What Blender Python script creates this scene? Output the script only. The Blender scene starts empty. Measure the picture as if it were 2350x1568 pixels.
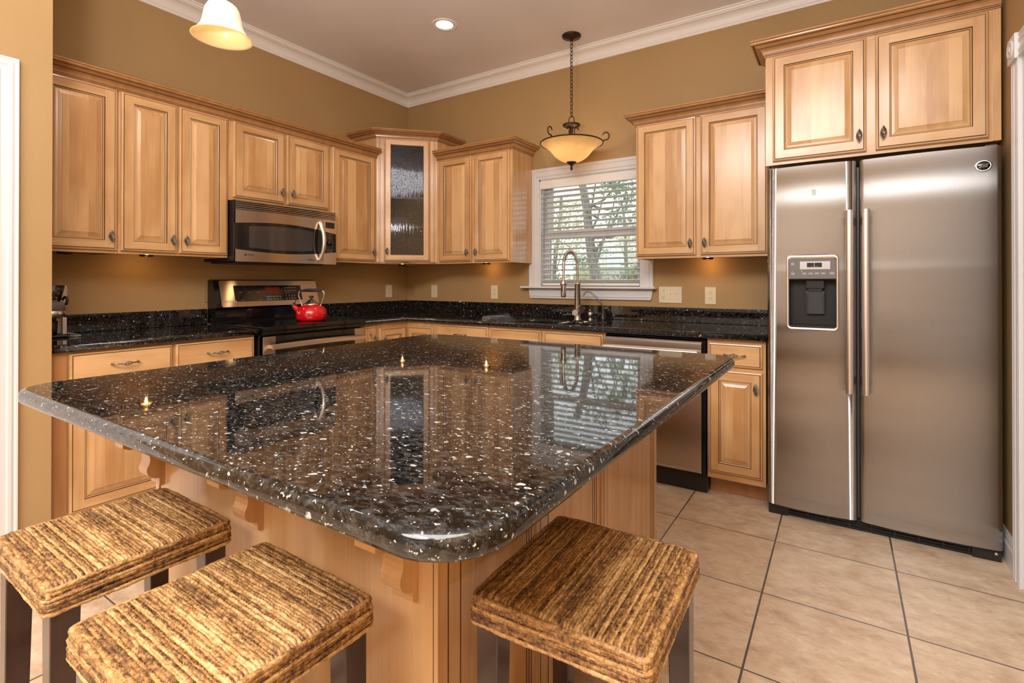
import bpy, bmesh, math, random
from mathutils import Vector, Matrix, geometry
random.seed(11)
scene = bpy.context.scene
COL = scene.collection
PI = math.pi

# ------------------------------------------------------------------ camera
cam_data = bpy.data.cameras.new('camera')
cam = bpy.data.objects.new('camera', cam_data); COL.objects.link(cam)
yaw, pitch = -0.55921, 0.00373
fw = Vector((math.sin(yaw)*math.cos(pitch), math.cos(yaw)*math.cos(pitch), math.sin(pitch)))
rt = Vector((math.cos(yaw), -math.sin(yaw), 0)); up = rt.cross(fw)
cam.matrix_world = Matrix(((rt.x, up.x, -fw.x, 3.60236), (rt.y, up.y, -fw.y, -3.55913), (rt.z, up.z, -fw.z, 1.19694), (0, 0, 0, 1)))
cam_data.sensor_width = 36.0; cam_data.lens = 1156.08/2350*36
cam_data.shift_x = (1175-1208.99)/2350; cam_data.shift_y = (642.23-784)/2350
cam_data.clip_start = 0.02; cam_data.clip_end = 200
scene.camera = cam

# ------------------------------------------------------------------ view / world / large lights
scene.view_settings.view_transform = 'Standard'; scene.view_settings.look = 'None'
scene.view_settings.gamma = 1.0; scene.view_settings.use_curve_mapping = False
scene.view_settings.exposure = 0.0
scene.render.engine = 'CYCLES'
cy = scene.cycles
cy.use_denoising = True; cy.max_bounces = 10; cy.diffuse_bounces = 5; cy.glossy_bounces = 5
cy.transmission_bounces = 8; cy.transparent_max_bounces = 12; cy.sample_clamp_indirect = 6.0
cy.caustics_reflective = False; cy.caustics_refractive = False
cy.use_adaptive_sampling = True; cy.adaptive_threshold = 0.012

world = bpy.data.worlds.new('overcast_sky'); scene.world = world; world.use_nodes = True
bg = world.node_tree.nodes['Background']; bg.inputs[0].default_value = (0.90, 0.96, 1.0, 1); bg.inputs[1].default_value = 2.4

def area_light(name, loc, target, size, power, color, size_y=None, spread=None):
    d = bpy.data.lights.new(name, 'AREA'); d.energy = power; d.color = color
    d.shape = 'RECTANGLE' if size_y else 'DISK'; d.size = size
    if size_y: d.size_y = size_y
    if spread: d.spread = spread
    o = bpy.data.objects.new(name, d); COL.objects.link(o); o.location = loc
    o.rotation_euler = (Vector(target)-Vector(loc)).to_track_quat('-Z', 'Y').to_euler()
    return o
def point_light(name, loc, power, color, radius, spot=None, target=None):
    d = bpy.data.lights.new(name, 'SPOT' if spot else 'POINT'); d.energy = power; d.color = color; d.shadow_soft_size = radius
    o = bpy.data.objects.new(name, d); COL.objects.link(o); o.location = loc
    if spot:
        d.spot_size = spot; d.spot_blend = 0.6
        o.rotation_euler = (Vector(target)-Vector(loc)).to_track_quat('-Z', 'Y').to_euler()
    return o
WARM = (1.0, 0.80, 0.60)
# photographer's flash bounced off the ceiling behind the island, over the dining end behind the camera too, and a small umbrella flash beside the camera
area_light('ceiling_bounce', (3.25, -3.7, 2.94), (3.0, -3.2, 0.0), 2.0, 104, (1.0, 0.98, 0.96))
area_light('bounce_flash', (3.25, -4.15, 1.30), (3.22, -4.12, 3.0), 0.5, 108, (1.0, 0.98, 0.97))
area_light('umbrella_flash', (3.70, -4.20, 2.16), (1.9, -1.2, 1.7), 0.34, 5.0, (1.0, 0.98, 0.96), 0.10)
area_light('ceiling_bounce', (2.5, -5.2, 2.94), (2.5, -5.19, 0.0), 1.8, 118, (1.0, 0.98, 0.97))
# fill spots added near the ceiling outside the frame, to brighten the room
for cx, cy_ in ((2.6, -1.0), (1.0, -2.5), (3.6, -2.0)):
    point_light('recessed_and_fill_glow', (cx, cy_, 2.96), 10, WARM, 0.06, 2.2, (cx, cy_, 0))

# ------------------------------------------------------------------ materials
MATS = {}
def new_mat(name):
    m = bpy.data.materials.new(name); m.use_nodes = True; MATS[name] = m
    nt = m.node_tree
    return m, nt, nt.nodes['Principled BSDF']
def N(nt, kind, **kw):
    n = nt.nodes.new(kind)
    for k, v in kw.items():
        if k.startswith('i_'):
            n.inputs[int(k[2:]) if k[2:].isdigit() else k[2:]].default_value = v
        else: setattr(n, k, v)
    return n
def ramp(nt, stops, interp='LINEAR'):
    r = nt.nodes.new('ShaderNodeValToRGB'); r.color_ramp.interpolation = interp
    e = r.color_ramp.elements
    e[0].position, e[0].color = stops[0][0], (*stops[0][1], 1)
    e[1].position, e[1].color = stops[-1][0], (*stops[-1][1], 1)
    for p, c in stops[1:-1]:
        x = e.new(p); x.color = (*c, 1)
    return r
def math_n(nt, op, a, b=None):
    n = nt.nodes.new('ShaderNodeMath'); n.operation = op
    for i, v in enumerate((a, b)):
        if v is None: continue
        if isinstance(v, (int, float)): n.inputs[i].default_value = v
        else: nt.links.new(v, n.inputs[i])
    return n.outputs[0]
def mixc(nt, fac, a, b, mode='MIX'):
    n = nt.nodes.new('ShaderNodeMix'); n.data_type = 'RGBA'; n.blend_type = mode
    for i, v in ((0, fac), (6, a), (7, b)):
        if isinstance(v, (int, float)): n.inputs[i].default_value = v
        elif isinstance(v, tuple): n.inputs[i].default_value = (*v, 1)
        else: nt.links.new(v, n.inputs[i])
    return n.outputs[2]
def bump(nt, b, height, strength, dist=0.01):
    n = nt.nodes.new('ShaderNodeBump'); n.inputs['Strength'].default_value = strength; n.inputs['Distance'].default_value = dist
    nt.links.new(height, n.inputs['Height']); nt.links.new(n.outputs[0], b.inputs['Normal'])
    return n
def plain(name, col, rough=0.5, metal=0.0, spec=0.5, coat=0.0, emit=None):
    m, nt, b = new_mat(name)
    b.inputs['Base Color'].default_value = (*col, 1); b.inputs['Roughness'].default_value = rough
    b.inputs['Metallic'].default_value = metal; b.inputs['Specular IOR Level'].default_value = spec
    b.inputs['Coat Weight'].default_value = coat; b.inputs['Coat Roughness'].default_value = 0.08
    if emit:
        b.inputs['Emission Color'].default_value = (*emit[0], 1); b.inputs['Emission Strength'].default_value = emit[1]
    return m
def noise(nt, vec, scale, detail=3, rough=0.5, dist=0.0):
    n = N(nt, 'ShaderNodeTexNoise'); n.inputs['Scale'].default_value = scale; n.inputs['Detail'].default_value = detail
    n.inputs['Roughness'].default_value = rough; n.inputs['Distortion'].default_value = dist
    if vec is not None: nt.links.new(vec, n.inputs['Vector'])
    return n.outputs['Fac']
def mapping(nt, vec, scale=(1, 1, 1), loc=(0, 0, 0)):
    n = N(nt, 'ShaderNodeMapping'); n.inputs['Scale'].default_value = scale; n.inputs['Location'].default_value = loc
    nt.links.new(vec, n.inputs['Vector']); return n.outputs[0]

def wood(name, grain, staves, light, dark, rough=0.30, stave_w=0.078):
    m, nt, b = new_mat(name); L = nt.links
    tc = N(nt, 'ShaderNodeTexCoord'); oi = N(nt, 'ShaderNodeObjectInfo')
    rnd = math_n(nt, 'MULTIPLY', oi.outputs['Random'], 17.3)
    off = N(nt, 'ShaderNodeCombineXYZ')
    for i in range(3): L.new(rnd, off.inputs[i])
    va = N(nt, 'ShaderNodeVectorMath'); va.operation = 'ADD'; L.new(tc.outputs['Object'], va.inputs[0]); L.new(off.outputs[0], va.inputs[1])
    sc = {'z': (1, 1, 0.13), 'x': (0.13, 1, 1), 'y': (1, 0.13, 1)}[grain]
    vec = va.outputs[0]
    tint = None
    if staves:
        sx = N(nt, 'ShaderNodeSeparateXYZ'); L.new(vec, sx.inputs[0])
        ax = {'z': 0, 'x': 2, 'y': 0}[grain]
        cell = math_n(nt, 'FLOOR', math_n(nt, 'DIVIDE', sx.outputs[ax], stave_w))
        wn = N(nt, 'ShaderNodeTexWhiteNoise'); wn.noise_dimensions = '1D'; L.new(cell, wn.inputs['W'])
        tint = wn.outputs['Value']
        sh = N(nt, 'ShaderNodeVectorMath'); sh.operation = 'SCALE'; L.new(wn.outputs['Color'], sh.inputs[0]); sh.inputs[3].default_value = 6.0
        v2 = N(nt, 'ShaderNodeVectorMath'); v2.operation = 'ADD'; L.new(vec, v2.inputs[0]); L.new(sh.outputs[0], v2.inputs[1]); vec = v2.outputs[0]
    mv = mapping(nt, vec, sc)
    fig = noise(nt, mv, 9.0, 5, 0.55, 1.6)
    fine = noise(nt, mapping(nt, vec, {'z': (1, 1, 0.02), 'x': (0.02, 1, 1), 'y': (1, 0.02, 1)}[grain]), 160, 3, 0.6)
    wv = N(nt, 'ShaderNodeTexWave'); wv.wave_type = 'RINGS'; wv.inputs['Scale'].default_value = 5.0; wv.inputs['Distortion'].default_value = 9.0
    wv.inputs['Detail'].default_value = 2.5; wv.inputs['Detail Scale'].default_value = 1.6; L.new(mv, wv.inputs['Vector'])
    cloud = noise(nt, vec, 4.5, 2, 0.5)
    r = ramp(nt, [(0.33, dark), (0.70, light)])
    f = math_n(nt, 'ADD', math_n(nt, 'MULTIPLY', fig, 0.50), math_n(nt, 'MULTIPLY', cloud, 0.46))
    f = math_n(nt, 'ADD', f, math_n(nt, 'MULTIPLY', math_n(nt, 'SUBTRACT', fine, 0.5), 0.20))
    f = math_n(nt, 'ADD', f, math_n(nt, 'MULTIPLY', wv.outputs['Fac'], 0.10))
    if tint is not None: f = math_n(nt, 'ADD', f, math_n(nt, 'MULTIPLY', math_n(nt, 'SUBTRACT', tint, 0.5), 0.38))
    L.new(f, r.inputs[0]); L.new(r.outputs[0], b.inputs['Base Color'])
    b.inputs['Roughness'].default_value = rough; b.inputs['Specular IOR Level'].default_value = 0.5
    b.inputs['Coat Weight'].default_value = 0.5; b.inputs['Coat Roughness'].default_value = 0.16
    return m
ML, MD = (0.69, 0.430, 0.208), (0.48, 0.255, 0.100)
wood('maple_panel', 'z', True, ML, MD)
wood('maple_v', 'z', False, ML, MD)
wood('maple_h', 'x', False, ML, MD)
wood('maple_drawer', 'x', True, ML, MD, 0.3, 0.10)
wood('maple_trim', 'z', False, (0.47, 0.245, 0.093), (0.35, 0.165, 0.058))
wood('maple_filler', 'z', False, (0.46, 0.235, 0.095), (0.33, 0.15, 0.055))
plain('glaze', (0.075, 0.032, 0.013), 0.45)
wood('dark_stain', 'z', False, (0.052, 0.020, 0.012), (0.022, 0.009, 0.006), 0.33)

def wall_paint(name, col):
    m, nt, b = new_mat(name)
    tc = N(nt, 'ShaderNodeTexCoord')
    n1 = noise(nt, tc.outputs['Object'], 140, 3, 0.6); n2 = noise(nt, tc.outputs['Object'], 2.0, 2)
    r = ramp(nt, [(0.3, tuple(c*0.96 for c in col)), (0.7, tuple(c*1.04 for c in col))]); nt.links.new(n2, r.inputs[0])
    nt.links.new(r.outputs[0], b.inputs['Base Color']); b.inputs['Roughness'].default_value = 0.55; b.inputs['Specular IOR Level'].default_value = 0.3
    bump(nt, b, n1, 0.10, 0.004)
    return m
wall_paint('wall_tan', (0.41, 0.268, 0.122))
wall_paint('wall_pale', (0.56, 0.54, 0.52))
wall_paint('ceiling_paint', (0.79, 0.745, 0.735))
plain('trim_white', (0.69, 0.69, 0.70), 0.35)
plain('crown_white', (0.82, 0.785, 0.745), 0.4)

def granite(name, t_big, t1, t2, t4, cloud):
    m, nt, b = new_mat(name); L = nt.links
    tc = N(nt, 'ShaderNodeTexCoord')
    nz = N(nt, 'ShaderNodeTexNoise'); nz.inputs['Scale'].default_value = 70; nz.inputs['Detail'].default_value = 3; L.new(tc.outputs['Object'], nz.inputs['Vector'])
    sc = N(nt, 'ShaderNodeVectorMath'); sc.operation = 'SCALE'; L.new(nz.outputs['Color'], sc.inputs[0]); sc.inputs[3].default_value = 0.020
    va = N(nt, 'ShaderNodeVectorMath'); va.operation = 'ADD'; L.new(mapping(nt, tc.outputs['Object'], (0.72, 1.15, 1.0)), va.inputs[0]); L.new(sc.outputs[0], va.inputs[1])
    def cells(scale):
        v = N(nt, 'ShaderNodeTexVoronoi'); v.inputs['Scale'].default_value = scale; L.new(va.outputs[0], v.inputs['Vector'])
        s = N(nt, 'ShaderNodeSeparateColor'); L.new(v.outputs['Color'], s.inputs[0])
        return v.outputs['Distance'], s.outputs[0], s.outputs[1]
    d1, a1, b1 = cells(85); d2, a2, b2 = cells(190); d4, a4, b4 = cells(400)
    v0 = mapping(nt, tc.outputs['Object'], (0.75, 1.2, 1.0))
    base = ramp(nt, [(0.40, (0.002, 0.002, 0.003)), (0.50, (0.005, 0.0045, 0.004)), (0.57, (0.028, 0.022, 0.018)), (0.64, (0.044, 0.037, 0.032)), (0.76, (0.010, 0.010, 0.011))])
    L.new(noise(nt, v0, 85, 8, 0.70, 0.5), base.inputs[0])
    # grey-green feldspar clouds, then silvery flakes of several sizes
    cl = ramp(nt, [(0.53, (0, 0, 0)), (0.60, (1, 1, 1))]); L.new(noise(nt, mapping(nt, v0, (1, 1, 1), (3.1, 1.7, 0.4)), 78, 6, 0.66, 0.5), cl.inputs[0])
    cc_ = ramp(nt, [(0.35, (0.014, 0.017, 0.018)), (0.55, (0.050, 0.058, 0.060)), (0.72, (0.12, 0.118, 0.108))]); L.new(noise(nt, v0, 130, 4, 0.6), cc_.inputs[0])
    c = mixc(nt, math_n(nt, 'MULTIPLY', cl.outputs[0], cloud), base.outputs[0], cc_.outputs[0])
    fc = ramp(nt, [(0.35, (0.14, 0.15, 0.155)), (0.52, (0.36, 0.37, 0.36)), (0.66, (0.68, 0.67, 0.62))]); L.new(noise(nt, v0, 210, 3, 0.6), fc.inputs[0])
    big = ramp(nt, [(t_big, (0, 0, 0)), (t_big+0.014, (1, 1, 1))]); L.new(noise(nt, mapping(nt, v0, (1, 1, 1), (7.7, 4.2, 2.0)), 46, 4, 0.55, 0.3), big.inputs[0])
    c = mixc(nt, big.outputs[0], c, fc.outputs[0])
    m1 = math_n(nt, 'MULTIPLY', math_n(nt, 'GREATER_THAN', a1, t1), math_n(nt, 'LESS_THAN', d1, 0.38)); c = mixc(nt, m1, c, fc.outputs[0])
    m2 = math_n(nt, 'MULTIPLY', math_n(nt, 'GREATER_THAN', a2, t2), math_n(nt, 'LESS_THAN', d2, 0.42)); c = mixc(nt, m2, c, fc.outputs[0])
    m4 = math_n(nt, 'MULTIPLY', math_n(nt, 'GREATER_THAN', a4, t4), math_n(nt, 'LESS_THAN', d4, 0.4)); c = mixc(nt, m4, c, (0.5, 0.5, 0.49))
    L.new(c, b.inputs['Base Color']); b.inputs['Roughness'].default_value = 0.035; b.inputs['IOR'].default_value = 1.56
    return m
granite('granite', 0.680, 0.955, 0.945, 0.975, 0.65)
granite('granite_perimeter', 0.715, 0.982, 0.978, 0.986, 0.45)   # same stone as the island's, with fewer flakes painted where glints fade

def tiles():
    m, nt, b = new_mat('floor_tile'); L = nt.links
    tc = N(nt, 'ShaderNodeTexCoord'); sx = N(nt, 'ShaderNodeSeparateXYZ'); L.new(tc.outputs['Object'], sx.inputs[0])
    S = 0.4505
    def axis(o, o0, g):
        t = math_n(nt, 'DIVIDE', math_n(nt, 'SUBTRACT', o, o0), S)
        fl = math_n(nt, 'FLOOR', t); fr = math_n(nt, 'SUBTRACT', t, fl)
        e = math_n(nt, 'MINIMUM', fr, math_n(nt, 'SUBTRACT', 1.0, fr))
        return fl, math_n(nt, 'LESS_THAN', e, g/S)
    fx, gx = axis(sx.outputs[0], 3.3384, 0.0034); fy, gy = axis(sx.outputs[1], -0.9809, 0.0028)
    grout = math_n(nt, 'MAXIMUM', gx, gy)
    cid = N(nt, 'ShaderNodeCombineXYZ'); L.new(fx, cid.inputs[0]); L.new(fy, cid.inputs[1])
    wn = N(nt, 'ShaderNodeTexWhiteNoise'); wn.noise_dimensions = '2D'; L.new(cid.outputs[0], wn.inputs['Vector'])
    sh = N(nt, 'ShaderNodeVectorMath'); sh.operation = 'SCALE'; L.new(wn.outputs['Color'], sh.inputs[0]); sh.inputs[3].default_value = 9.0
    va = N(nt, 'ShaderNodeVectorMath'); va.operation = 'ADD'; L.new(tc.outputs['Object'], va.inputs[0]); L.new(sh.outputs[0], va.inputs[1])
    mv = mapping(nt, va.outputs[0], (1.0, 1.7, 1))
    n1 = noise(nt, mv, 7.0, 6, 0.62, 0.4); n2 = noise(nt, mv, 42.0, 5, 0.65, 0.3); n3 = noise(nt, mv, 16, 4, 0.6)
    r1 = ramp(nt, [(0.30, (0.40, 0.27, 0.17)), (0.5, (0.61, 0.46, 0.32)), (0.70, (0.74, 0.60, 0.455))])
    f = math_n(nt, 'ADD', math_n(nt, 'MULTIPLY', n1, 0.65), math_n(nt, 'MULTIPLY', n3, 0.35)); L.new(f, r1.inputs[0])
    sp = ramp(nt, [(0.56, (0, 0, 0)), (0.64, (1, 1, 1))]); L.new(n2, sp.inputs[0])
    msk = ramp(nt, [(0.47, (0, 0, 0)), (0.60, (1, 1, 1))]); L.new(n3, msk.inputs[0])
    c = mixc(nt, math_n(nt, 'MULTIPLY', math_n(nt, 'MULTIPLY', sp.outputs[0], msk.outputs[0]), 0.6), r1.outputs[0], (0.74, 0.66, 0.55))
    dk = ramp(nt, [(0.34, (1, 1, 1)), (0.42, (0, 0, 0))]); L.new(n2, dk.inputs[0])
    c = mixc(nt, math_n(nt, 'MULTIPLY', dk.outputs[0], 0.35), c, (0.30, 0.18, 0.11))
    c = mixc(nt, grout, c, (0.085, 0.066, 0.055))
    L.new(c, b.inputs['Base Color']); b.inputs['Roughness'].default_value = 0.38; b.inputs['Specular IOR Level'].default_value = 0.4
    h = math_n(nt, 'SUBTRACT', math_n(nt, 'MULTIPLY', n2, 0.25), grout); bump(nt, b, h, 0.25, 0.003)
    return m
tiles()

def steel(name, col, rough, tangent, aniso=0.75, streak=(1, 1, 1)):
    m, nt, b = new_mat(name); L = nt.links
    tc = N(nt, 'ShaderNodeTexCoord')
    n = noise(nt, mapping(nt, tc.outputs['Object'], streak), 60, 3, 0.6)
    r = ramp(nt, [(0.3, tuple(c*0.94 for c in col)), (0.7, tuple(min(1, c*1.05) for c in col))]); L.new(n, r.inputs[0]); L.new(r.outputs[0], b.inputs['Base Color'])
    nt.nodes.remove(b); g = N(nt, 'ShaderNodeBsdfAnisotropic'); g.distribution = 'BECKMANN'
    L.new(r.outputs[0], g.inputs['Color']); g.inputs['Roughness'].default_value = rough; g.inputs['Anisotropy'].default_value = aniso
    cx = N(nt, 'ShaderNodeCombineXYZ')
    for i in range(3): cx.inputs[i].default_value = tangent[i]
    L.new(cx.outputs[0], g.inputs['Tangent']); L.new(g.outputs[0], nt.nodes['Material Output'].inputs[0])
    return m
STEEL = (0.43, 0.422, 0.422)
steel('steel_fridge', STEEL, 0.24, (0, 0, 1), 0.80, (30, 1, 0.6))
steel('steel_range', (0.66, 0.57, 0.48), 0.30, (0, 1, 0), 0.6, (1, 0.6, 30))
steel('steel_dishwasher', (0.62, 0.58, 0.55), 0.30, (0, 0, 1), 0.6, (30, 1, 0.6))
plain('nickel', (0.62, 0.585, 0.545), 0.24, 1.0)
plain('chrome', (0.82, 0.82, 0.83), 0.08, 1.0)
plain('handle_steel', (0.78, 0.74, 0.69), 0.32, 1.0)
plain('pewter', (0.26, 0.235, 0.215), 0.30, 0.95)
plain('bronze', (0.045, 0.026, 0.017), 0.45, 0.6)
plain('black_gloss', (0.006, 0.006, 0.006), 0.05)
plain('black_glass', (0.012, 0.010, 0.009), 0.06)
plain('oven_glass', (0.05, 0.04, 0.035), 0.08)
plain('black_plastic', (0.014, 0.013, 0.013), 0.4)
plain('grey_plastic', (0.155, 0.145, 0.145), 0.42)
plain('cavity_grey', (0.018, 0.017, 0.016), 0.5, 0, 0.3)
plain('paddle_grey', (0.040, 0.046, 0.055), 0.35)
plain('silver_plastic', (0.52, 0.51, 0.50), 0.35, 0.3)
plain('led_red', (0.09, 0.007, 0.006), 0.2, emit=((0.5, 0.02, 0.01), 0.05))
plain('led_green', (0.05, 0.4, 0.05), 0.3, emit=((0.2, 0.9, 0.2), 1.0))
plain('led_red_dot', (0.5, 0.03, 0.03), 0.3, emit=((1.0, 0.1, 0.1), 1.0))
plain('ink_white', (0.62, 0.62, 0.62), 0.5)
plain('ink_blue', (0.05, 0.14, 0.42), 0.5)
plain('ink_grey', (0.30, 0.29, 0.29), 0.5)
plain('ink_dark', (0.05, 0.045, 0.045), 0.5)
plain('red_enamel', (0.62, 0.004, 0.010), 0.10, 0.0, 0.6, 0.6)
plain('almond', (0.74, 0.65, 0.46), 0.35)
plain('almond_dark', (0.10, 0.075, 0.045), 0.5)
plain('tan_plate', (0.36, 0.235, 0.105), 0.45)
plain('blind_white', (0.80, 0.80, 0.79), 0.4)
plain('vinyl_white', (0.66, 0.67, 0.69), 0.4)
plain('cord_white', (0.78, 0.77, 0.74), 0.6)
plain('coffee_bean', (0.035, 0.014, 0.008), 0.35)
plain('cabinet_inside_shade', (0.022, 0.021, 0.026), 0.6)  # near-black colour stands in for shade inside the unlit cupboard
plain('rubber', (0.01, 0.01, 0.01), 0.6)
plain('paper_white', (0.8, 0.8, 0.78), 0.6)

def glassy(name, tint, rough, fres=1.45, bumpscale=None, strength=0.3):
    m, nt, b = new_mat(name); L = nt.links
    nt.nodes.remove(b); out = nt.nodes['Material Output']
    tr = N(nt, 'ShaderNodeBsdfTransparent'); tr.inputs[0].default_value = (*tint, 1)
    gl = N(nt, 'ShaderNodeBsdfGlossy'); gl.inputs['Roughness'].default_value = rough; gl.inputs[0].default_value = (1, 1, 1, 1)
    fr = N(nt, 'ShaderNodeFresnel'); fr.inputs[0].default_value = fres
    mx = N(nt, 'ShaderNodeMixShader'); L.new(tr.outputs[0], mx.inputs[1]); L.new(gl.outputs[0], mx.inputs[2]); L.new(fr.outputs[0], mx.inputs[0])
    L.new(mx.outputs[0], out.inputs[0])
    return m, nt, gl, fr, mx
glassy('window_glass', (0.95, 0.97, 0.97), 0.0)
glassy('clear_glass', (0.86, 0.88, 0.88), 0.02, 1.5)
# rain-drop glass of the corner cupboard: droplets in relief over a pane tinted dark for the shade inside
m, nt, gl, fr, mx = glassy('seeded_glass', (0.52, 0.55, 0.66), 0.045, 1.36)
tc = N(nt, 'ShaderNodeTexCoord')
vo = N(nt, 'ShaderNodeTexVoronoi'); vo.inputs['Scale'].default_value = 170; nt.links.new(mapping(nt, tc.outputs['Object'], (1, 0.2, 0.75)), vo.inputs['Vector'])
sp = N(nt, 'ShaderNodeSeparateColor'); nt.links.new(vo.outputs['Color'], sp.inputs[0])
q_ = math_n(nt, 'MAXIMUM', math_n(nt, 'SUBTRACT', 0.46, vo.outputs['Distance']), 0.0)
drop = math_n(nt, 'MULTIPLY', math_n(nt, 'GREATER_THAN', sp.outputs[0], 0.60), math_n(nt, 'POWER', q_, 0.6))
run = noise(nt, mapping(nt, tc.outputs['Object'], (1, 0.1, 0.09)), 75, 2)
hh = math_n(nt, 'ADD', drop, math_n(nt, 'MULTIPLY', run, 0.10))
bp_ = N(nt, 'ShaderNodeBump'); bp_.inputs['Strength'].default_value = 1.0; bp_.inputs['Distance'].default_value = 0.006
nt.links.new(hh, bp_.inputs['Height']); nt.links.new(bp_.outputs[0], gl.inputs['Normal'])
dm = math_n(nt, 'MULTIPLY', math_n(nt, 'GREATER_THAN', drop, 0.15), 0.30)
nt.links.new(math_n(nt, 'MAXIMUM', dm, math_n(nt, 'MULTIPLY', fr.outputs[0], 1.0)), mx.inputs[0])

def shade_glass(name, col, trans, emit_col, emit):
    m, nt, b = new_mat(name); L = nt.links; out = nt.nodes['Material Output']
    tc = N(nt, 'ShaderNodeTexCoord'); n = noise(nt, tc.outputs['Object'], 26, 4, 0.6, 0.8)
    r = ramp(nt, [(0.3, tuple(c*0.86 for c in col)), (0.7, col)]); L.new(n, r.inputs[0])
    L.new(r.outputs[0], b.inputs['Base Color']); b.inputs['Roughness'].default_value = 0.25
    b.inputs['Emission Color'].default_value = (*emit_col, 1); b.inputs['Emission Strength'].default_value = emit
    t = N(nt, 'ShaderNodeBsdfTranslucent'); L.new(r.outputs[0], t.inputs[0])
    mx = N(nt, 'ShaderNodeMixShader'); mx.inputs[0].default_value = trans
    L.new(b.outputs[0], mx.inputs[1]); L.new(t.outputs[0], mx.inputs[2]); L.new(mx.outputs[0], out.inputs[0])
    return m
shade_glass('amber_glass', (0.88, 0.60, 0.30), 0.6, (1.0, 0.56, 0.2), 0.06)
shade_glass('cream_glass', (0.92, 0.88, 0.78), 0.45, (1.0, 0.92, 0.78), 0.32)
shade_glass('amber_lining', (0.90, 0.66, 0.33), 0.3, (1.0, 0.66, 0.28), 0.02)
plain('bulb_glow', (1, 0.9, 0.7), 0.4, emit=((1.0, 0.86, 0.58), 9.0))
plain('bulb_soft', (1, 0.9, 0.7), 0.4, emit=((1.0, 0.84, 0.55), 2.2))
plain('puck_glow', (1, 0.8, 0.5), 0.4, emit=((1.0, 0.52, 0.16), 1.6))

def rope_mat(name, along, side=False):
    m, nt, b = new_mat(name); L = nt.links
    tc = N(nt, 'ShaderNodeTexCoord'); sx = N(nt, 'ShaderNodeSeparateXYZ'); L.new(tc.outputs['Object'], sx.inputs[0])
    cell = math_n(nt, 'FLOOR', math_n(nt, 'DIVIDE', sx.outputs[2 if side else 1], 0.0090 if side else 0.0067))
    wn = N(nt, 'ShaderNodeTexWhiteNoise'); wn.noise_dimensions = '1D'; L.new(cell, wn.inputs['W'])
    sh = N(nt, 'ShaderNodeVectorMath'); sh.operation = 'SCALE'; L.new(wn.outputs['Color'], sh.inputs[0]); sh.inputs[3].default_value = 3.0
    va = N(nt, 'ShaderNodeVectorMath'); va.operation = 'ADD'; L.new(tc.outputs['Object'], va.inputs[0]); L.new(sh.outputs[0], va.inputs[1])
    st = mapping(nt, va.outputs[0], (1, 1, 1) if side else (0.8, 1, 1))
    n1 = noise(nt, st, 95, 4, 0.65); n2 = noise(nt, tc.outputs['Object'] if side else mapping(nt, tc.outputs['Object'], (0.35, 1, 1)), 20, 3, 0.6); n3 = noise(nt, tc.outputs['Object'], 240, 2, 0.7)
    f = math_n(nt, 'ADD', math_n(nt, 'MULTIPLY', wn.outputs['Value'], 0.13), math_n(nt, 'MULTIPLY', n1, 0.42))
    f = math_n(nt, 'ADD', f, math_n(nt, 'MULTIPLY', n2, 0.22)); f = math_n(nt, 'ADD', f, math_n(nt, 'MULTIPLY', n3, 0.18))
    r = ramp(nt, [(0.32, (0.035, 0.014, 0.006)), (0.40, (0.16, 0.075, 0.024)), (0.47, (0.38, 0.195, 0.064)), (0.55, (0.60, 0.365, 0.148)), (0.66, (0.78, 0.62, 0.38))])
    L.new(f, r.inputs[0]); L.new(r.outputs[0], b.inputs['Base Color']); b.inputs['Roughness'].default_value = 0.42; b.inputs['Specular IOR Level'].default_value = 0.5
    bump(nt, b, n3, 0.5, 0.003)
    return m
rope_mat('rope_top', 'x'); rope_mat('rope_side', 'x', True)

def leafy(name, c1, c2):
    m, nt, b = new_mat(name); out = nt.nodes['Material Output']; L = nt.links
    tc = N(nt, 'ShaderNodeTexCoord'); n = noise(nt, tc.outputs['Object'], 3.0, 3)
    r = ramp(nt, [(0.35, c1), (0.65, c2)]); L.new(n, r.inputs[0]); L.new(r.outputs[0], b.inputs['Base Color']); b.inputs['Roughness'].default_value = 0.6
    t = N(nt, 'ShaderNodeBsdfTranslucent'); L.new(r.outputs[0], t.inputs[0])
    mx = N(nt, 'ShaderNodeMixShader'); mx.inputs[0].default_value = 0.35
    L.new(b.outputs[0], mx.inputs[1]); L.new(t.outputs[0], mx.inputs[2]); L.new(mx.outputs[0], out.inputs[0])
leafy('leaf_yellow', (0.44, 0.43, 0.22), (0.66, 0.64, 0.42))
leafy('leaf_green', (0.22, 0.30, 0.17), (0.38, 0.43, 0.27))
leafy('leaf_pine', (0.20, 0.30, 0.21), (0.36, 0.45, 0.32))
leafy('lawn', (0.20, 0.24, 0.10), (0.34, 0.34, 0.18))
m, nt, b = new_mat('bark'); tc = N(nt, 'ShaderNodeTexCoord')
r = ramp(nt, [(0.35, (0.13, 0.115, 0.11)), (0.65, (0.30, 0.27, 0.25))]); nt.links.new(noise(nt, mapping(nt, tc.outputs['Object'], (1, 1, 0.25)), 22, 4, 0.65), r.inputs[0])
nt.links.new(r.outputs[0], b.inputs['Base Color']); b.inputs['Roughness'].default_value = 0.9
plain('house_roof', (0.72, 0.73, 0.76), 0.7); plain('house_siding', (0.55, 0.55, 0.54), 0.7)

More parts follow.
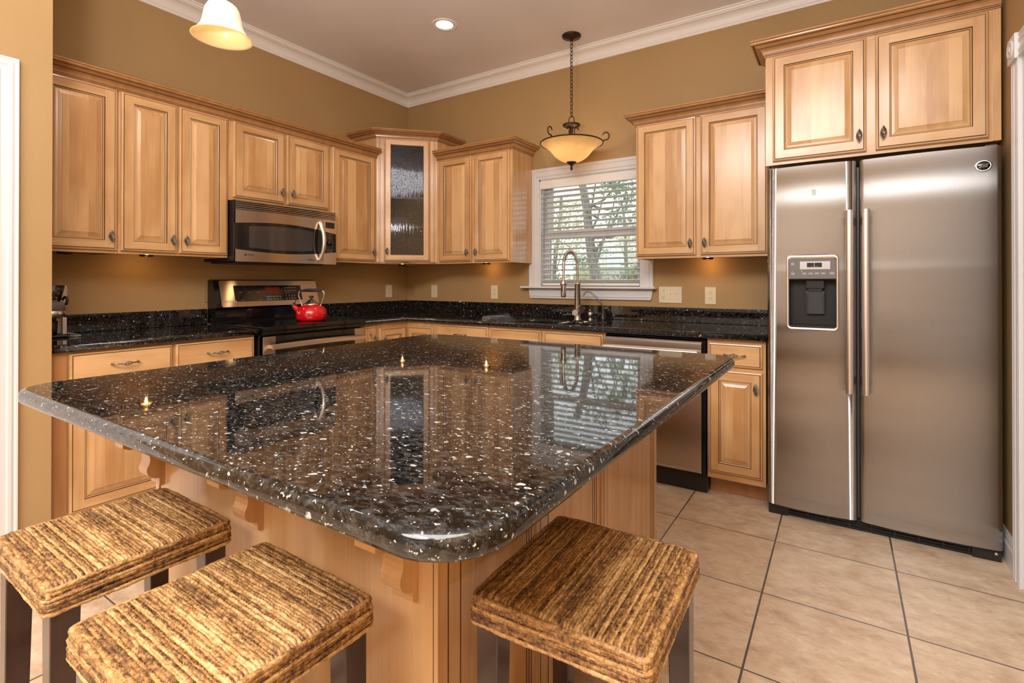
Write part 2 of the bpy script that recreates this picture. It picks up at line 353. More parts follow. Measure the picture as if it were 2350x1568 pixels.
# ------------------------------------------------------------------ mesh helpers
class MB:
    def __init__(s): s.v = []; s.f = []; s.m = []; s.s = []
    def add(s, vs, fs, mat=0, smooth=False):
        o = len(s.v); s.v += [tuple(v) for v in vs]
        for f in fs: s.f.append([i+o for i in f]); s.m.append(mat); s.s.append(smooth)
        return s
    def box(s, x0, x1, y0, y1, z0, z1, mat=0):
        vs = [(x0, y0, z0), (x1, y0, z0), (x1, y1, z0), (x0, y1, z0), (x0, y0, z1), (x1, y0, z1), (x1, y1, z1), (x0, y1, z1)]
        return s.add(vs, [(0, 3, 2, 1), (4, 5, 6, 7), (0, 1, 5, 4), (1, 2, 6, 5), (2, 3, 7, 6), (3, 0, 4, 7)], mat)
    def prism(s, poly, a0, a1, axis=2, mat=0, smooth=False):
        def P(p, a):
            q = list(p); q.insert(axis, a); return tuple(q)
        n = len(poly); vs = [P(p, a0) for p in poly]+[P(p, a1) for p in poly]
        s.add(vs, [list(range(n))[::-1], list(range(n, 2*n))], mat)
        s.add(vs, [(i, (i+1) % n, n+(i+1) % n, n+i) for i in range(n)], mat, smooth)
        return s
    def tube(s, pts, r, n=8, mat=0, closed=False, caps=True, flat=1.0):
        pts = [Vector(p) for p in pts]; k = len(pts)
        rr = r if isinstance(r, (list, tuple)) else [r]*k
        t0 = (pts[1]-pts[0]).normalized()
        ref = Vector((0, 0, 1)) if abs(t0.z) < 0.9 else Vector((1, 0, 0))
        u = t0.cross(ref).normalized(); vs = []; prev = t0
        for i in range(k):
            if closed: t = (pts[(i+1) % k]-pts[i-1]).normalized()
            elif i == 0: t = t0
            elif i == k-1: t = (pts[-1]-pts[-2]).normalized()
            else: t = (pts[i+1]-pts[i-1]).normalized()
            q = prev.rotation_difference(t); u = (q @ u); u = (u-t*u.dot(t)).normalized(); prev = t; w = t.cross(u)
            for j in range(n):
                a = 2*PI*j/n; vs.append(pts[i]+u*(math.cos(a)*rr[i])+w*(math.sin(a)*rr[i]*flat))
        fs = []
        for i in range(k if closed else k-1):
            i2 = (i+1) % k
            fs += [(i*n+j, i*n+(j+1) % n, i2*n+(j+1) % n, i2*n+j) for j in range(n)]
        s.add(vs, fs, mat, True)
        if caps and not closed:
            s.add(vs[:n], [list(range(n))[::-1]], mat); s.add(vs[-n:], [list(range(n))], mat)
        return s
    def cyl(s, p0, p1, r, n=20, mat=0): return s.tube([p0, p1], r, n, mat)
    def lathe(s, prof, c=(0, 0, 0), n=32, mat=0, axis='z', smooth=True):
        vs = []
        for r, z in prof:
            for j in range(n):
                a = 2*PI*j/n; x, y = r*math.cos(a), r*math.sin(a)
                p = {'z': (x, y, z), 'y': (x, z, y), 'x': (z, x, y)}[axis]
                vs.append((p[0]+c[0], p[1]+c[1], p[2]+c[2]))
        fs = []
        for i in range(len(prof)-1):
            fs += [(i*n+j, i*n+(j+1) % n, (i+1)*n+(j+1) % n, (i+1)*n+j) for j in range(n)]
        return s.add(vs, fs, mat, smooth)
    def sphere(s, c, r, n=12, mat=0, sz=1.0):
        prof = [(max(1e-5, r*math.sin(PI*i/n)), -r*sz*math.cos(PI*i/n)) for i in range(n+1)]
        return s.lathe(prof, c, n*2, mat)
    def sweep(s, prof, path, z0, closed=False, side=1, mats=None, smooth=False, cap=True):
        """PROF (u outward, v up) carried along PATH (x, y) with mitred corners; side=1: outward is to the right of travel."""
        P = [Vector((p[0], p[1])) for p in path]; k = len(P); n = len(prof); vs = []
        def nrm(a, b):
            d = (b-a).normalized(); return Vector((d.y, -d.x))*side
        for i in range(k):
            if closed: n1, n2 = nrm(P[i-1], P[i]), nrm(P[i], P[(i+1) % k])
            elif i == 0: n1 = n2 = nrm(P[0], P[1])
            elif i == k-1: n1 = n2 = nrm(P[-2], P[-1])
            else: n1, n2 = nrm(P[i-1], P[i]), nrm(P[i], P[i+1])
            mi = (n1+n2)/max(0.2, 1+n1.dot(n2))
            for u, v in prof: vs.append((P[i].x+mi.x*u, P[i].y+mi.y*u, z0+v))
        for i in range(k if closed else k-1):
            i2 = (i+1) % k
            for j in range(n-1):
                s.add([vs[i*n+j], vs[i2*n+j], vs[i2*n+j+1], vs[i*n+j+1]], [(0, 1, 2, 3)], mats[j] if mats else 0, smooth)
        if cap and not closed:
            s.add(vs[:n], [list(range(n))[::-1]]); s.add(vs[-n:], [list(range(n))])
        return s
    def build(s, name, mats, parent=None, loc=None, rot=None, bevel=None, fix=True, weld=False, flat_ok=True):
        me = bpy.data.meshes.new(name); me.from_pydata(s.v, [], s.f)
        for mm in (mats if isinstance(mats, (list, tuple)) else [mats]): me.materials.append(MATS[mm])
        me.polygons.foreach_set('material_index', s.m); me.polygons.foreach_set('use_smooth', s.s)
        if fix or weld:
            b = bmesh.new(); b.from_mesh(me)
            if weld: bmesh.ops.remove_doubles(b, verts=b.verts, dist=1e-5)
            if fix: bmesh.ops.recalc_face_normals(b, faces=b.faces)
            b.to_mesh(me); b.free()
        me.update()
        o = bpy.data.objects.new(name, me); COL.objects.link(o)
        if parent: o.parent = parent
        if loc: o.location = loc
        if rot is not None: o.rotation_euler = (0, 0, rot) if isinstance(rot, (int, float)) else rot
        if bevel:
            bv = o.modifiers.new('edge', 'BEVEL'); bv.width = bevel; bv.segments = 2; bv.limit_method = 'ANGLE'; bv.angle_limit = 0.7
        return o
def bx(*a, mat=0): return MB().box(*a, mat=mat)
def thing(name, label, cat, loc=(0, 0, 0), rot=0, group=None):
    o = bpy.data.objects.new(name, None); COL.objects.link(o); o.empty_display_size = 0.05
    o.location = loc; o.rotation_euler = (0, 0, rot); o['label'] = label; o['category'] = cat
    if group: o['group'] = group
    return o
def tag(o, label, cat, group=None, kind=None):
    o['label'] = label; o['category'] = cat
    if group: o['group'] = group
    if kind: o['kind'] = kind
    return o
def struct(name, loc=(0, 0, 0), mesh=None):
    o = mesh
    if o is None:
        o = bpy.data.objects.new(name, None); COL.objects.link(o); o.location = loc
    o['kind'] = 'structure'; return o
def dup(root, loc, rot=None, label=None):
    r = root.copy(); COL.objects.link(r); r.location = loc
    if rot is not None: r.rotation_euler = (0, 0, rot)
    if label: r['label'] = label
    for ch in list(root.children):
        c = ch.copy(); COL.objects.link(c); c.parent = r
        for g in list(ch.children):
            d = g.copy(); COL.objects.link(d); d.parent = c
    return r
def arc(c, r, a0, a1, n):
    return [(c[0]+r*math.cos(a0+(a1-a0)*i/n), c[1]+r*math.sin(a0+(a1-a0)*i/n)) for i in range(n+1)]
def rrect(x0, x1, y0, y1, r, n=6):
    p = []
    for c, a in (((x1-r, y0+r), -PI/2), ((x1-r, y1-r), 0), ((x0+r, y1-r), PI/2), ((x0+r, y0+r), PI)): p += arc(c, r, a, a+PI/2, n)
    return p
def writing(name, text, size, mat, parent, loc, rot, align='CENTER', depth=0.0004, shear=0.0):
    """Lettering as a mesh standing in its own XY plane, turned by ROT."""
    cu = bpy.data.curves.new(name, 'FONT'); cu.body = text; cu.size = size; cu.align_x = align; cu.align_y = 'CENTER'; cu.extrude = depth; cu.shear = shear
    tmp = bpy.data.objects.new('tmp', cu); COL.objects.link(tmp)
    dg = bpy.context.evaluated_depsgraph_get(); me = bpy.data.meshes.new_from_object(tmp.evaluated_get(dg)); me.name = name
    bpy.data.objects.remove(tmp); bpy.data.curves.remove(cu)
    me.materials.clear(); me.materials.append(MATS[mat])
    o = bpy.data.objects.new(name, me); COL.objects.link(o); o.parent = parent; o.location = loc; o.rotation_euler = rot
    return o

# ------------------------------------------------------------------ room shell
ZC = 2.995; XR = 4.205; XW = 0.66; YW = -2.79; YF = -7.0
WX0, WX1, WZ0, WZ1 = 1.497, 2.362, 1.16, 2.03        # window opening
struct('floor', mesh=bx(-0.2, XR+0.2, YF-0.2, 0.2, -0.05, 0.0).build('floor', 'floor_tile'))
struct('ceiling', mesh=bx(-0.2, XR+0.2, YF-0.2, 0.2, ZC, ZC+0.05).build('ceiling', 'ceiling_paint'))
struct('wall_left', mesh=bx(-0.14, 0, YW-0.001, 0.15, 0, ZC).build('wall_left', 'wall_tan'))
w = MB()
w.box(-0.14, WX0, 0, 0.15, 0, ZC); w.box(WX1, XR+0.14, 0, 0.15, 0, ZC); w.box(WX0, WX1, 0, 0.15, 0, WZ0); w.box(WX0, WX1, 0, 0.15, WZ1, ZC)
struct('wall_back', mesh=w.build('wall_back', 'wall_tan'))
struct('wall_niche', mesh=bx(-0.14, XW, YF, YW, 0, ZC).build('wall_niche', 'wall_tan'))
struct('wall_right', mesh=bx(XR, XR+0.14, YF, 0, 0, ZC).build('wall_right', 'wall_tan'))
struct('wall_front', mesh=bx(-0.14, XR+0.14, YF-0.14, YF, 0, ZC).build('wall_front', 'wall_pale'))
cr = [(0, 0), (0.012, 0), (0.014, 0.004), (0.014, 0.014), (0.019, 0.019), (0.021, 0.026)]
cr += [(0.021+0.050*(1-math.cos(a)), 0.026+0.046*math.sin(a)) for a in [PI/2*i/7 for i in range(1, 8)]]
cr += [(0.073, 0.076), (0.080, 0.079), (0.082, 0.090), (0.092, 0.092), (0.092, 0.1)]
struct('trim_1', mesh=MB().sweep(cr, [(XW, YF), (XW, YW), (0, YW), (0, 0), (XR, 0), (XR, YF)], ZC-0.1).build('trim_1', 'crown_white'))
bb = [(0, 0), (0.016, 0), (0.016, 0.085), (0.012, 0.095), (0.010, 0.110), (0.004, 0.125), (0, 0.125)]
struct('baseboard_right', mesh=MB().sweep(bb, [(XR, -0.30), (XR, -0.795)], 0).build('baseboard_right', 'trim_white'))

# doorway on the right wall: fluted casing with rosette blocks and a white door
d = struct('door_1')
cs = [(0, 0), (0.020, 0), (0.020, 0.006), (0.016, 0.012), (0.020, 0.02), (0.020, 0.03), (0.015, 0.036), (0.015, 0.054), (0.02, 0.06), (0.02, 0.070), (0.016, 0.078), (0.020, 0.084), (0.020, 0.09), (0, 0.09)]
def framed(path, prof, fn):
    m = MB().sweep(prof, path, 0, side=1)
    m.v = [fn(*v) for v in m.v]; return m
CPR = [(v, u) for u, v in cs]
def casing_leg(y0, z1):
    return MB().prism([(XR-u, y0-v) for u, v in cs], 0, z1, 2)
casing_leg(-0.785, 2.075).build('casing', 'trim_white', d); casing_leg(-1.685, 2.075).build('casing', 'trim_white', d)
MB().prism([(XR-u, 2.075+0.09-v) for u, v in cs], -1.685, -0.875, 1).build('head_casing', 'trim_white', d)
for y in (-0.830, -1.730):
    t = bx(XR-0.030, XR, y-0.050, y+0.050, 2.072, 2.172).build('rosette', 'trim_white', d, bevel=0.003)
    MB().lathe([(0.0001, -0.008), (0.012, -0.006), (0.016, -0.001), (0.022, -0.001), (0.026, -0.006), (0.034, -0.006), (0.038, 0.0)], (XR-0.030, y, 2.122), 28, axis='x').build('carving', 'trim_white', t)
pm = MB(); pm.box(XR-0.006, XR+0.02, -1.685, -0.875, 0.01, 2.075)
for z0, z1 in ((0.25, 0.95), (1.1, 1.9)):
    for y0, y1 in ((-1.62, -1.31), (-1.25, -0.94)): pm.box(XR-0.011, XR-0.004, y0, y1, z0, z1)
pm.build('door_slab', 'trim_white', d, bevel=0.003)
# doorway on the near left wall
d = struct('door_2')
framed([(-2.990, 0), (-2.990, 2.038), (-3.89, 2.038), (-3.89, 0)], CPR, lambda a, b, c: (XW+c, a, b)).build('casing', 'trim_white', d)
pm = bx(XW-0.02, XW+0.006, -3.89, -2.99, 0.01, 2.04)
for z0, z1 in ((0.25, 0.95), (1.1, 1.9)):
    for y0, y1 in ((-3.82, -3.47), (-3.41, -3.06)): pm.box(XW+0.004, XW+0.012, y0, y1, z0, z1)
pm.build('door_slab', 'trim_white', d, bevel=0.003)

# window: jambs, casing, sill and apron, two sashes with glass
w1 = struct('window_1')
j = MB(); j.box(WX0, WX0+0.012, 0.0, 0.15, WZ0, WZ1); j.box(WX1-0.012, WX1, 0.0, 0.15, WZ0, WZ1); j.box(WX0, WX1, 0.0, 0.15, WZ1-0.012, WZ1)
j.build('jamb', 'trim_white', w1)
wc = [(0, 0), (0.016, 0), (0.020, 0.004), (0.020, 0.022), (0.015, 0.027), (0.019, 0.033), (0.019, 0.064), (0.014, 0.070), (0.014, 0.086), (0.010, 0.092), (0, 0.092)]
framed([(WX1, WZ0), (WX1, 2.026), (WX0, 2.026), (WX0, WZ0)], [(.092-v, u) for u, v in wc], lambda a, b, c: (a, -c, b)).build('casing', 'trim_white', w1)
MB().prism([(0.0, 1.142), (-0.058, 1.142), (-0.066, 1.146), (-0.066, 1.154), (-0.058, 1.160), (0.1, 1.160), (0.1, 1.142)], 1.349, 2.478, 0).build('window_sill', 'trim_white', w1)
ap = MB()
ap.add([(1.404, 0, 1.142), (1.404, -0.02, 1.142), (2.452, -0.02, 1.142), (2.452, 0, 1.142), (1.418, 0, 1.062), (1.418, -0.018, 1.062), (2.437, -0.018, 1.062), (2.437, 0, 1.062)],
       [(0, 1, 2, 3), (4, 7, 6, 5), (0, 4, 5, 1), (1, 5, 6, 2), (2, 6, 7, 3)])
ap.box(1.412, 2.444, -0.023, -0.018, 1.080, 1.086); ap.build('apron', 'trim_white', w1)
def sash(z0, z1, y, name):
    m = MB(); a, b_ = WX0+0.012, WX1-0.012; t = 0.045
    m.box(a, a+t, y, y+0.035, z0, z1); m.box(b_-t, b_, y, y+0.035, z0, z1); m.box(a+t, b_-t, y, y+0.035, z0, z0+0.055); m.box(a+t, b_-t, y, y+0.035, z1-0.04, z1)
    f = m.build(name, 'vinyl_white', w1)
    bx(a+t, b_-t, y+0.015, y+0.019, z0+0.055, z1-0.04).build('glass_pane', 'window_glass', f)
sash(1.16, 1.60, 0.075, 'lower_sash'); sash(1.565, 2.018, 0.112, 'upper_sash')

# ------------------------------------------------------------------ outdoors
def cpos(px, py, D):   # a spot in the garden seen from the kitchen
    d_ = fw + rt*((px-1208.99)/1156.08) - up*((py-642.23)/1156.08)
    return Vector((3.60236, -3.55913, 1.19694)) + d_*D
lawn = MB()
g = 26
for i in range(g):
    for k in range(g):
        x0, y0 = -26+i*1.6, 1.0+k*1.4
        lawn.add([(x0, y0, -0.3), (x0+1.6, y0, -0.3), (x0+1.6, y0+1.4, -0.3), (x0, y0+1.4, -0.3)], [(0, 1, 2, 3)])
tag(lawn.build('grass', 'lawn', fix=False, weld=True), 'green lawn outside the kitchen window', 'grass', kind='stuff')
def leaves(mb, centers, n, spread, size, rng):
    for _ in range(n):
        c = rng.choice(centers); p = Vector((rng.gauss(c[0], spread), rng.gauss(c[1], spread), rng.gauss(c[2], spread*0.7)))
        a = Vector((rng.gauss(0, 1), rng.gauss(0, 1), rng.gauss(0, 1))).normalized(); b_ = a.cross(Vector((rng.random(), rng.random(), rng.random()+.1))).normalized()
        s_ = size*rng.uniform(0.5, 1.3)
        mb.add([p-a*s_, p+b_*s_*0.45, p+a*s_, p-b_*s_*0.45], [(0, 1, 2, 3)])
def tree(name, label, base, top, r, centers, n, spread, size, leaf, seed, branches=True):
    rng = random.Random(seed); base = Vector(base); t = thing(name, label, 'tree', base, group='trees outside the window')
    top = Vector(top)-base
    tr = MB(); pts = [top*(i/8)+Vector((0.06*math.sin(i*1.3), 0.05*math.cos(i*1.7)-0.05, 0))*(r/0.14)*(i > 0) for i in range(9)]
    tr.tube(pts, [r*(1.12-0.5*i/8) for i in range(9)], 10)
    cs_ = [Vector(c)-base for c in centers]
    if branches:
        for c in cs_:
            k = rng.uniform(0.35, 0.85); p0 = top*k; mid = (p0+c)/2+Vector((0, 0, -0.15))
            tr.tube([p0, mid, c], [r*0.28, r*0.18, r*0.07], 6)
    tr.build('trunk', 'bark', t)
    lf = MB(); leaves(lf, cs_, n, spread, size, rng); lf.build('foliage', leaf, t, fix=False)
    return t
def spots(lst, D): return [cpos(x, y, D+random.uniform(-1, 1)) for x, y in lst]
b0 = cpos(1394, 700, 14); b0.z = -0.3
tree('pine_tree', 'large leaning pine with a thick bare trunk right outside the window', b0, cpos(1328, 380, 14), 0.155,
     spots([(1420, 425), (1445, 470), (1410, 500), (1440, 440), (1390, 432), (1452, 520), (1370, 400), (1430, 410)], 13.2), 900, 0.20, 0.07, 'leaf_pine', 1)
b0 = cpos(1262, 690, 18); b0.z = -0.3
tree('leafy_tree', 'yellow-green leafy tree left of the leaning pine', b0, cpos(1290, 450, 18), 0.09,
     spots([(1262, 455), (1285, 470), (1310, 500), (1270, 510), (1300, 540), (1325, 520), (1255, 540), (1280, 570), (1315, 470), (1330, 560)], 18), 2200, 0.33, 0.065, 'leaf_yellow', 2)
b0 = cpos(1446, 690, 24); b0.z = -0.3
tree('leafy_tree', 'green leafy tree right of the leaning pine', b0, cpos(1430, 470, 24), 0.10,
     spots([(1420, 540), (1450, 525), (1440, 560), (1465, 545), (1400, 530), (1475, 590)], 24), 1100, 0.40, 0.08, 'leaf_yellow', 3)
b0 = cpos(1370, 690, 29); b0.z = -0.3
tree('leafy_tree', 'thin young tree half hidden by the pine trunk', b0, cpos(1362, 540, 29), 0.08,
     spots([(1345, 590), (1375, 575), (1355, 610), (1330, 600)], 29), 900, 0.34, 0.08, 'leaf_green', 4)
rng = random.Random(9)
for px, D, lab, lf_ in ((1240, 21, 'rounded green bush low behind the faucet spout', 'leaf_green'), (1332, 25, 'yellowish bush at the foot of the pine', 'leaf_yellow'),
                        (1425, 20.5, 'green bush low at the right end of the window', 'leaf_green')):
    c = cpos(px, 640, D); t = thing('bush', lab, 'bush', (c.x, c.y, -0.3), group='bushes along the garden edge')
    m = MB(); cc = [(rng.uniform(-1.0, 1.0), rng.uniform(-.4, .4), rng.uniform(0.3, 1.9)) for _ in range(16)]
    leaves(m, cc, 1500, 0.28, 0.10, rng); m.build('foliage', lf_, t, fix=False)
    s_ = MB()
    for k in range(5): s_.tube([(rng.uniform(-.3, .3), 0, 0), (rng.uniform(-.8, .8), rng.uniform(-.3, .3), 1.3)], 0.02, 5)
    s_.build('stem', 'bark', t)
h0 = cpos(1418, 640, 34); hz = thing('neighbour_house', 'white roofed house far beyond the garden', 'house', (h0.x, h0.y, -0.3), 0.45)
bx(-2.6, 2.6, -2, 2, 0, 2.4).build('wall', 'house_siding', hz)
MB().prism([(-3.0, 2.4), (3.0, 2.4), (0, 4.0)], -2.3, 2.3, 1).build('roof', 'house_roof', hz)

# ------------------------------------------------------------------ cabinetry
WOODS = ['maple_v', 'maple_h', 'glaze', 'maple_panel', 'maple_drawer']
def ringstrip(mb, w, h, i0, d0, i1, d1, mv=0, mh=1):
    a = [(i0, -d0, i0), (w-i0, -d0, i0), (w-i0, -d0, h-i0), (i0, -d0, h-i0)]
    b = [(i1, -d1, i1), (w-i1, -d1, i1), (w-i1, -d1, h-i1), (i1, -d1, h-i1)]
    for k, m in ((0, mh), (1, mv), (2, mh), (3, mv)):
        q = (k+1) % 4; mb.add([a[k], a[q], b[q], b[k]], [(0, 1, 2, 3)], m)
def quad(mb, x0, x1, z0, z1, d, m): mb.add([(x0, -d, z0), (x1, -d, z0), (x1, -d, z1), (x0, -d, z1)], [(0, 1, 2, 3)], m)
def edge_profile(mb, w, h):
    mb.add([(0, 0, 0), (w, 0, 0), (w, 0, h), (0, 0, h)], [(3, 2, 1, 0)], 0)
    ringstrip(mb, w, h, 0, 0, 0, .010); ringstrip(mb, w, h, 0, .010, .0035, .0150); ringstrip(mb, w, h, .0035, .0150, .0098, .0168)
    ringstrip(mb, w, h, .0098, .0168, .0130, .0160, 2, 2); ringstrip(mb, w, h, .0130, .0160, .0135, .0200)
def raised_door(name, w, h, parent, loc, glass=False):
    mb = MB(); edge_profile(mb, w, h); a, b = .0135, .054
    quad(mb, a, b, a, h-a, .02, 0); quad(mb, w-b, w-a, a, h-a, .02, 0); quad(mb, b, w-b, a, b, .02, 1); quad(mb, b, w-b, h-b, h-a, .02, 1)
    if glass:
        ringstrip(mb, w, h, b, .02, b+.003, .016, 2, 2); ringstrip(mb, w, h, b+.003, .016, b+.005, .006)
        mb.f.pop(0); mb.m.pop(0); mb.s.pop(0)
        for i0, i1 in ((0, b+.005),): ringstrip(mb, w, h, i0, 0, i1, 0)
        return mb.build(name, WOODS, parent, loc, fix=False)
    ringstrip(mb, w, h, b, .0200, b+.0026, .0150, 2, 2); ringstrip(mb, w, h, b+.0026, .0150, b+.0045, .0160); ringstrip(mb, w, h, b+.0045, .0160, b+.0075, .0140)
    ringstrip(mb, w, h, b+.0075, .0140, b+.0092, .0108, 2, 2); ringstrip(mb, w, h, b+.0092, .0108, b+.013, .0112)
    ringstrip(mb, w, h, b+.013, .0112, b+.020, .0128, 3, 3); ringstrip(mb, w, h, b+.020, .0128, b+.034, .0175, 3, 3); ringstrip(mb, w, h, b+.034, .0175, b+.0352, .0190, 3, 3)
    c = b+.0352; quad(mb, c, w-c, c, h-c, .0190, 3)
    return mb.build(name, WOODS, parent, loc, fix=False)
def slab_front(name, w, h, parent, loc):
    mb = MB(); edge_profile(mb, w, h)
    for i in range(len(mb.m)): mb.m[i] = 1 if mb.m[i] == 0 else mb.m[i]
    quad(mb, .0135, w-.0135, .0135, h-.0135, .02, 4)
    return mb.build(name, WOODS, parent, loc, fix=False)
def knob_mesh():
    mb = MB(); mb.cyl((0, 0, 0), (0, -.016, 0), .0045, 10)
    mb.lathe([(.0001, 0), (.009, 0), (.009, -.003), (.005, -.005)], (0, 0, 0), 12, axis='y')
    for k in range(6):
        pts = []
        for i in range(15):
            t = i/14; rr = .0015+.0095*math.sin(PI*t)**0.9; a = 2*PI*k/6+t*2.6
            pts.append((rr*math.cos(a), -.022+rr*math.sin(a), -.027+.054*t))
        mb.tube(pts, .0023, 6)
    mb.sphere((0, -.022, .0275), .0034, 6); mb.sphere((0, -.022, -.0275), .0034, 6)
    o = mb.build('knob', 'pewter'); me = o.data; bpy.data.objects.remove(o); return me
def pull_mesh():
    mb = MB(); L = .052
    for sx in (-1, 1):
        mb.tube([(sx*L, 0, 0), (sx*(L+.001), -.010, 0), (sx*(L-.004), -.021, .0), (sx*(L-.016), -.026, 0), (sx*.020, -.028, 0)], [.006, .0045, .0040, .0036, .0034], 10)
    for k in range(4):
        pts = []
        for i in range(13):
            t = i/12; rr = .001+.0085*math.sin(PI*t); a = 2*PI*k/4+t*3.0
            pts.append((-.022+.044*t, -.028+rr*math.cos(a), rr*math.sin(a)))
        mb.tube(pts, .0021, 6)
    o = mb.build('pull', 'pewter'); me = o.data; bpy.data.objects.remove(o); return me
KNOB = knob_mesh(); PULL = pull_mesh()
def hang(name, me, parent, loc):
    o = bpy.data.objects.new(name, me); COL.objects.link(o); o.parent = parent; o.location = loc; return o
def add_door(c, x0, x1, z0, z1, yf, knob=None, low=True):
    """A raised-panel door on the front plane local y=yf; KNOB 'L'/'R' side, low on wall units and high on base units."""
    d_ = raised_door('door', x1-x0, z1-z0, c, (x0, yf, z0))
    if knob: hang('knob', KNOB, d_, (.030 if knob == 'L' else (x1-x0)-.030, -.02, .075 if low else (z1-z0)-.085))
    return d_
def add_drawer(c, x0, x1, z0, z1, yf, pull=True, name='drawer_front'):
    d_ = slab_front(name, x1-x0, z1-z0, c, (x0, yf, z0))
    if pull: hang('pull', PULL, d_, ((x1-x0)/2, -.02, (z1-z0)*.52))
    return d_
UZ, UT, UD = 1.348, 2.250, 0.305
def wall_unit(label, loc, rot, w, doors, z0=UZ, z1=UT, depth=UD, group=None, dz0=1.362, dz1=2.222, name='wall_cabinet'):
    c = thing(name, label, 'cabinet', (loc[0], loc[1], z0), rot, group)
    m = MB(); t = .019; h = z1-z0
    m.box(0.0005, w-.0005, -depth+t, -.001, .012, h, mat=0)                     # carcass, bottom recessed behind the frame
    m.box(0.0005, .040, -depth, -depth+t, 0, h, mat=0); m.box(w-.040, w-.0005, -depth, -depth+t, 0, h, mat=0)
    m.box(.040, w-.040, -depth, -depth+t, 0, .040, mat=1); m.box(.040, w-.040, -depth, -depth+t, h-.06, h, mat=1)
    m.box(.040, w-.040, -depth+.002, -depth+t, .04, h-.06, mat=0)
    m.box(0.0005, .012, -depth+t, -.001, 0, .012, mat=0); m.box(w-.012, w-.0005, -depth+t, -.001, 0, .012, mat=0)
    m.build('body', WOODS, c)
    for x0, x1, kb in doors: add_door(c, x0, x1, dz0-z0, dz1-z0, -depth-.0008, kb)
    return c
ROT_L = PI/2
def left_unit(label, y0, y1, doors, **k):
    return wall_unit(label, (0, y0), ROT_L, y1-y0, [(a-y0, b-y0, kb) for a, b, kb in doors], group='maple wall cabinets', **k)
left_unit('tall single-door maple wall cabinet at the end of the row, next to the niche wall', -2.788, -2.432, [(-2.755, -2.440, 'R')])
left_unit('tall two-door maple wall cabinet left of the microwave', -2.431, -1.8615, [(-2.423, -2.152, 'R'), (-2.142, -1.867, 'L')])
left_unit('short two-door maple wall cabinet directly above the microwave', -1.860, -1.110, [(-1.832, -1.486, 'R'), (-1.467, -1.127, 'L')], z0=1.716, dz0=1.736, dz1=2.224)
left_unit('single-door maple wall cabinet between the microwave and the glass corner cabinet', -1.1095, -.6605, [(-1.093, -.686, 'R')], dz0=1.364, dz1=2.226)
def back_unit(label, x0, x1, doors, **k):
    return wall_unit(label, (x0, 0), 0, x1-x0, [(a-x0, b-x0, kb) for a, b, kb in doors], group='maple wall cabinets', **k)
cb = back_unit('two-door maple wall cabinet between the glass corner cabinet and the window', .6605, 1.436, [(.694, 1.036, 'R'), (1.069, 1.411, 'L')], dz0=1.362, dz1=2.228)
cr_r = back_unit('two-door maple wall cabinet between the window and the refrigerator', 2.432, 3.256, [(2.440, 2.824, 'R'), (2.852, 3.236, 'L')], dz0=1.364, dz1=2.236)
CP = [(0, 0), (.007, 0), (.007, .006), (.010, .008), (.010, .013), (.011, .016), (.013, .026), (.018, .034), (.026, .040), (.028, .041), (.028, .044), (.030, .046), (.046, .057), (.050, .058)]
CP += [(.050+.016*math.sin(a), .067-.009*math.cos(a)) for a in [PI*i/8 for i in range(1, 7)]] + [(.068, .0765), (.068, .083), (.0, .083)]
CM = [0]*len(CP); CM[2] = 1; CM[4] = 1; CM[9] = 1; CM[10] = 1; CM[13] = 1
def crown(parent, path, z0, sc=1.0, name='crown_molding', side=1):
    return MB().sweep([(u, v*sc) for u, v in CP], path, z0, side=side, mats=CM).build(name, ['maple_trim', 'glaze'], parent)
tag(crown(None, [(UD+.0005, -2.789), (UD+.0005, -.662)], 2.2225, .90, 'cabinet_crown_molding'), 'long maple crown molding along the top of the four left cabinets', 'crown molding')
crown(cb, [(.6605-.6605, -UD-.0005), (1.436-.6605, -UD-.0005), (1.436-.6605, -.001)], 2.229-UZ, .92)
crown(cr_r, [(0, -.001), (0, -UD-.0005), (3.256-2.432, -UD-.0005)], 2.235-UZ, .90)

# diagonal corner cabinet with a rain-glass door
K = .6595; D0 = UD; CT = 2.46
cc = thing('corner_cabinet', 'taller diagonal corner wall cabinet with a rain-patterned glass door', 'cabinet', (0, 0, UZ), 0, 'maple wall cabinets')
h = CT-UZ; pent = [(0.001, -0.001), (K, -0.001), (K, -D0), (D0, -K), (0.001, -K)]
s2 = math.sqrt(.5); FW = (K-D0)/s2                       # width of the diagonal face
b = MB()
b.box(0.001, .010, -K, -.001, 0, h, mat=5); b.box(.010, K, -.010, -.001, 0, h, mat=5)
b.box(K-.006, K, -D0, -.010, 0, h, mat=0); b.box(.010, D0, -K, -K+.006, 0, h, mat=0)
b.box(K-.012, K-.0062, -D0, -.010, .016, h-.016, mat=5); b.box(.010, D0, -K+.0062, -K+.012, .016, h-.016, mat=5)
b.prism(pent, .0, .016, 2, 1); b.prism(pent, h-.016, h, 2, 1)
b.build('body', WOODS+['cabinet_inside_shade'], cc)
inner = [(0.012, -0.012), (K-.014, -.012), (K-.014, -D0-.008), (D0+.008, -K+.014), (.012, -K+.014)]
for zc in (1.661, 1.907): MB().prism(inner, zc-.010-UZ, zc+.010-UZ, 2, 1).build('shelf', WOODS, cc)
f = MB(); st = .068
f.box(0, st, 0, .019, 0, h, mat=0); f.box(FW-st, FW, 0, .019, 0, h, mat=0); f.box(st, FW-st, 0, .019, 0, .03, mat=1); f.box(st, FW-st, 0, .019, h-.055, h, mat=1)
for x in (.020, .030, FW-.020, FW-.030): f.box(x-.0012, x+.0012, -.0004, .002, 0, h-.05, mat=2)
f.build('face_frame', WOODS, cc, (D0, -K, 0), PI/4)
gd = raised_door('glass_door', .380, 1.035, cc, (D0+s2*.0605+.0006, -K+s2*.0605-.0006, 1.366-UZ), glass=True); gd.rotation_euler = (0, 0, PI/4)
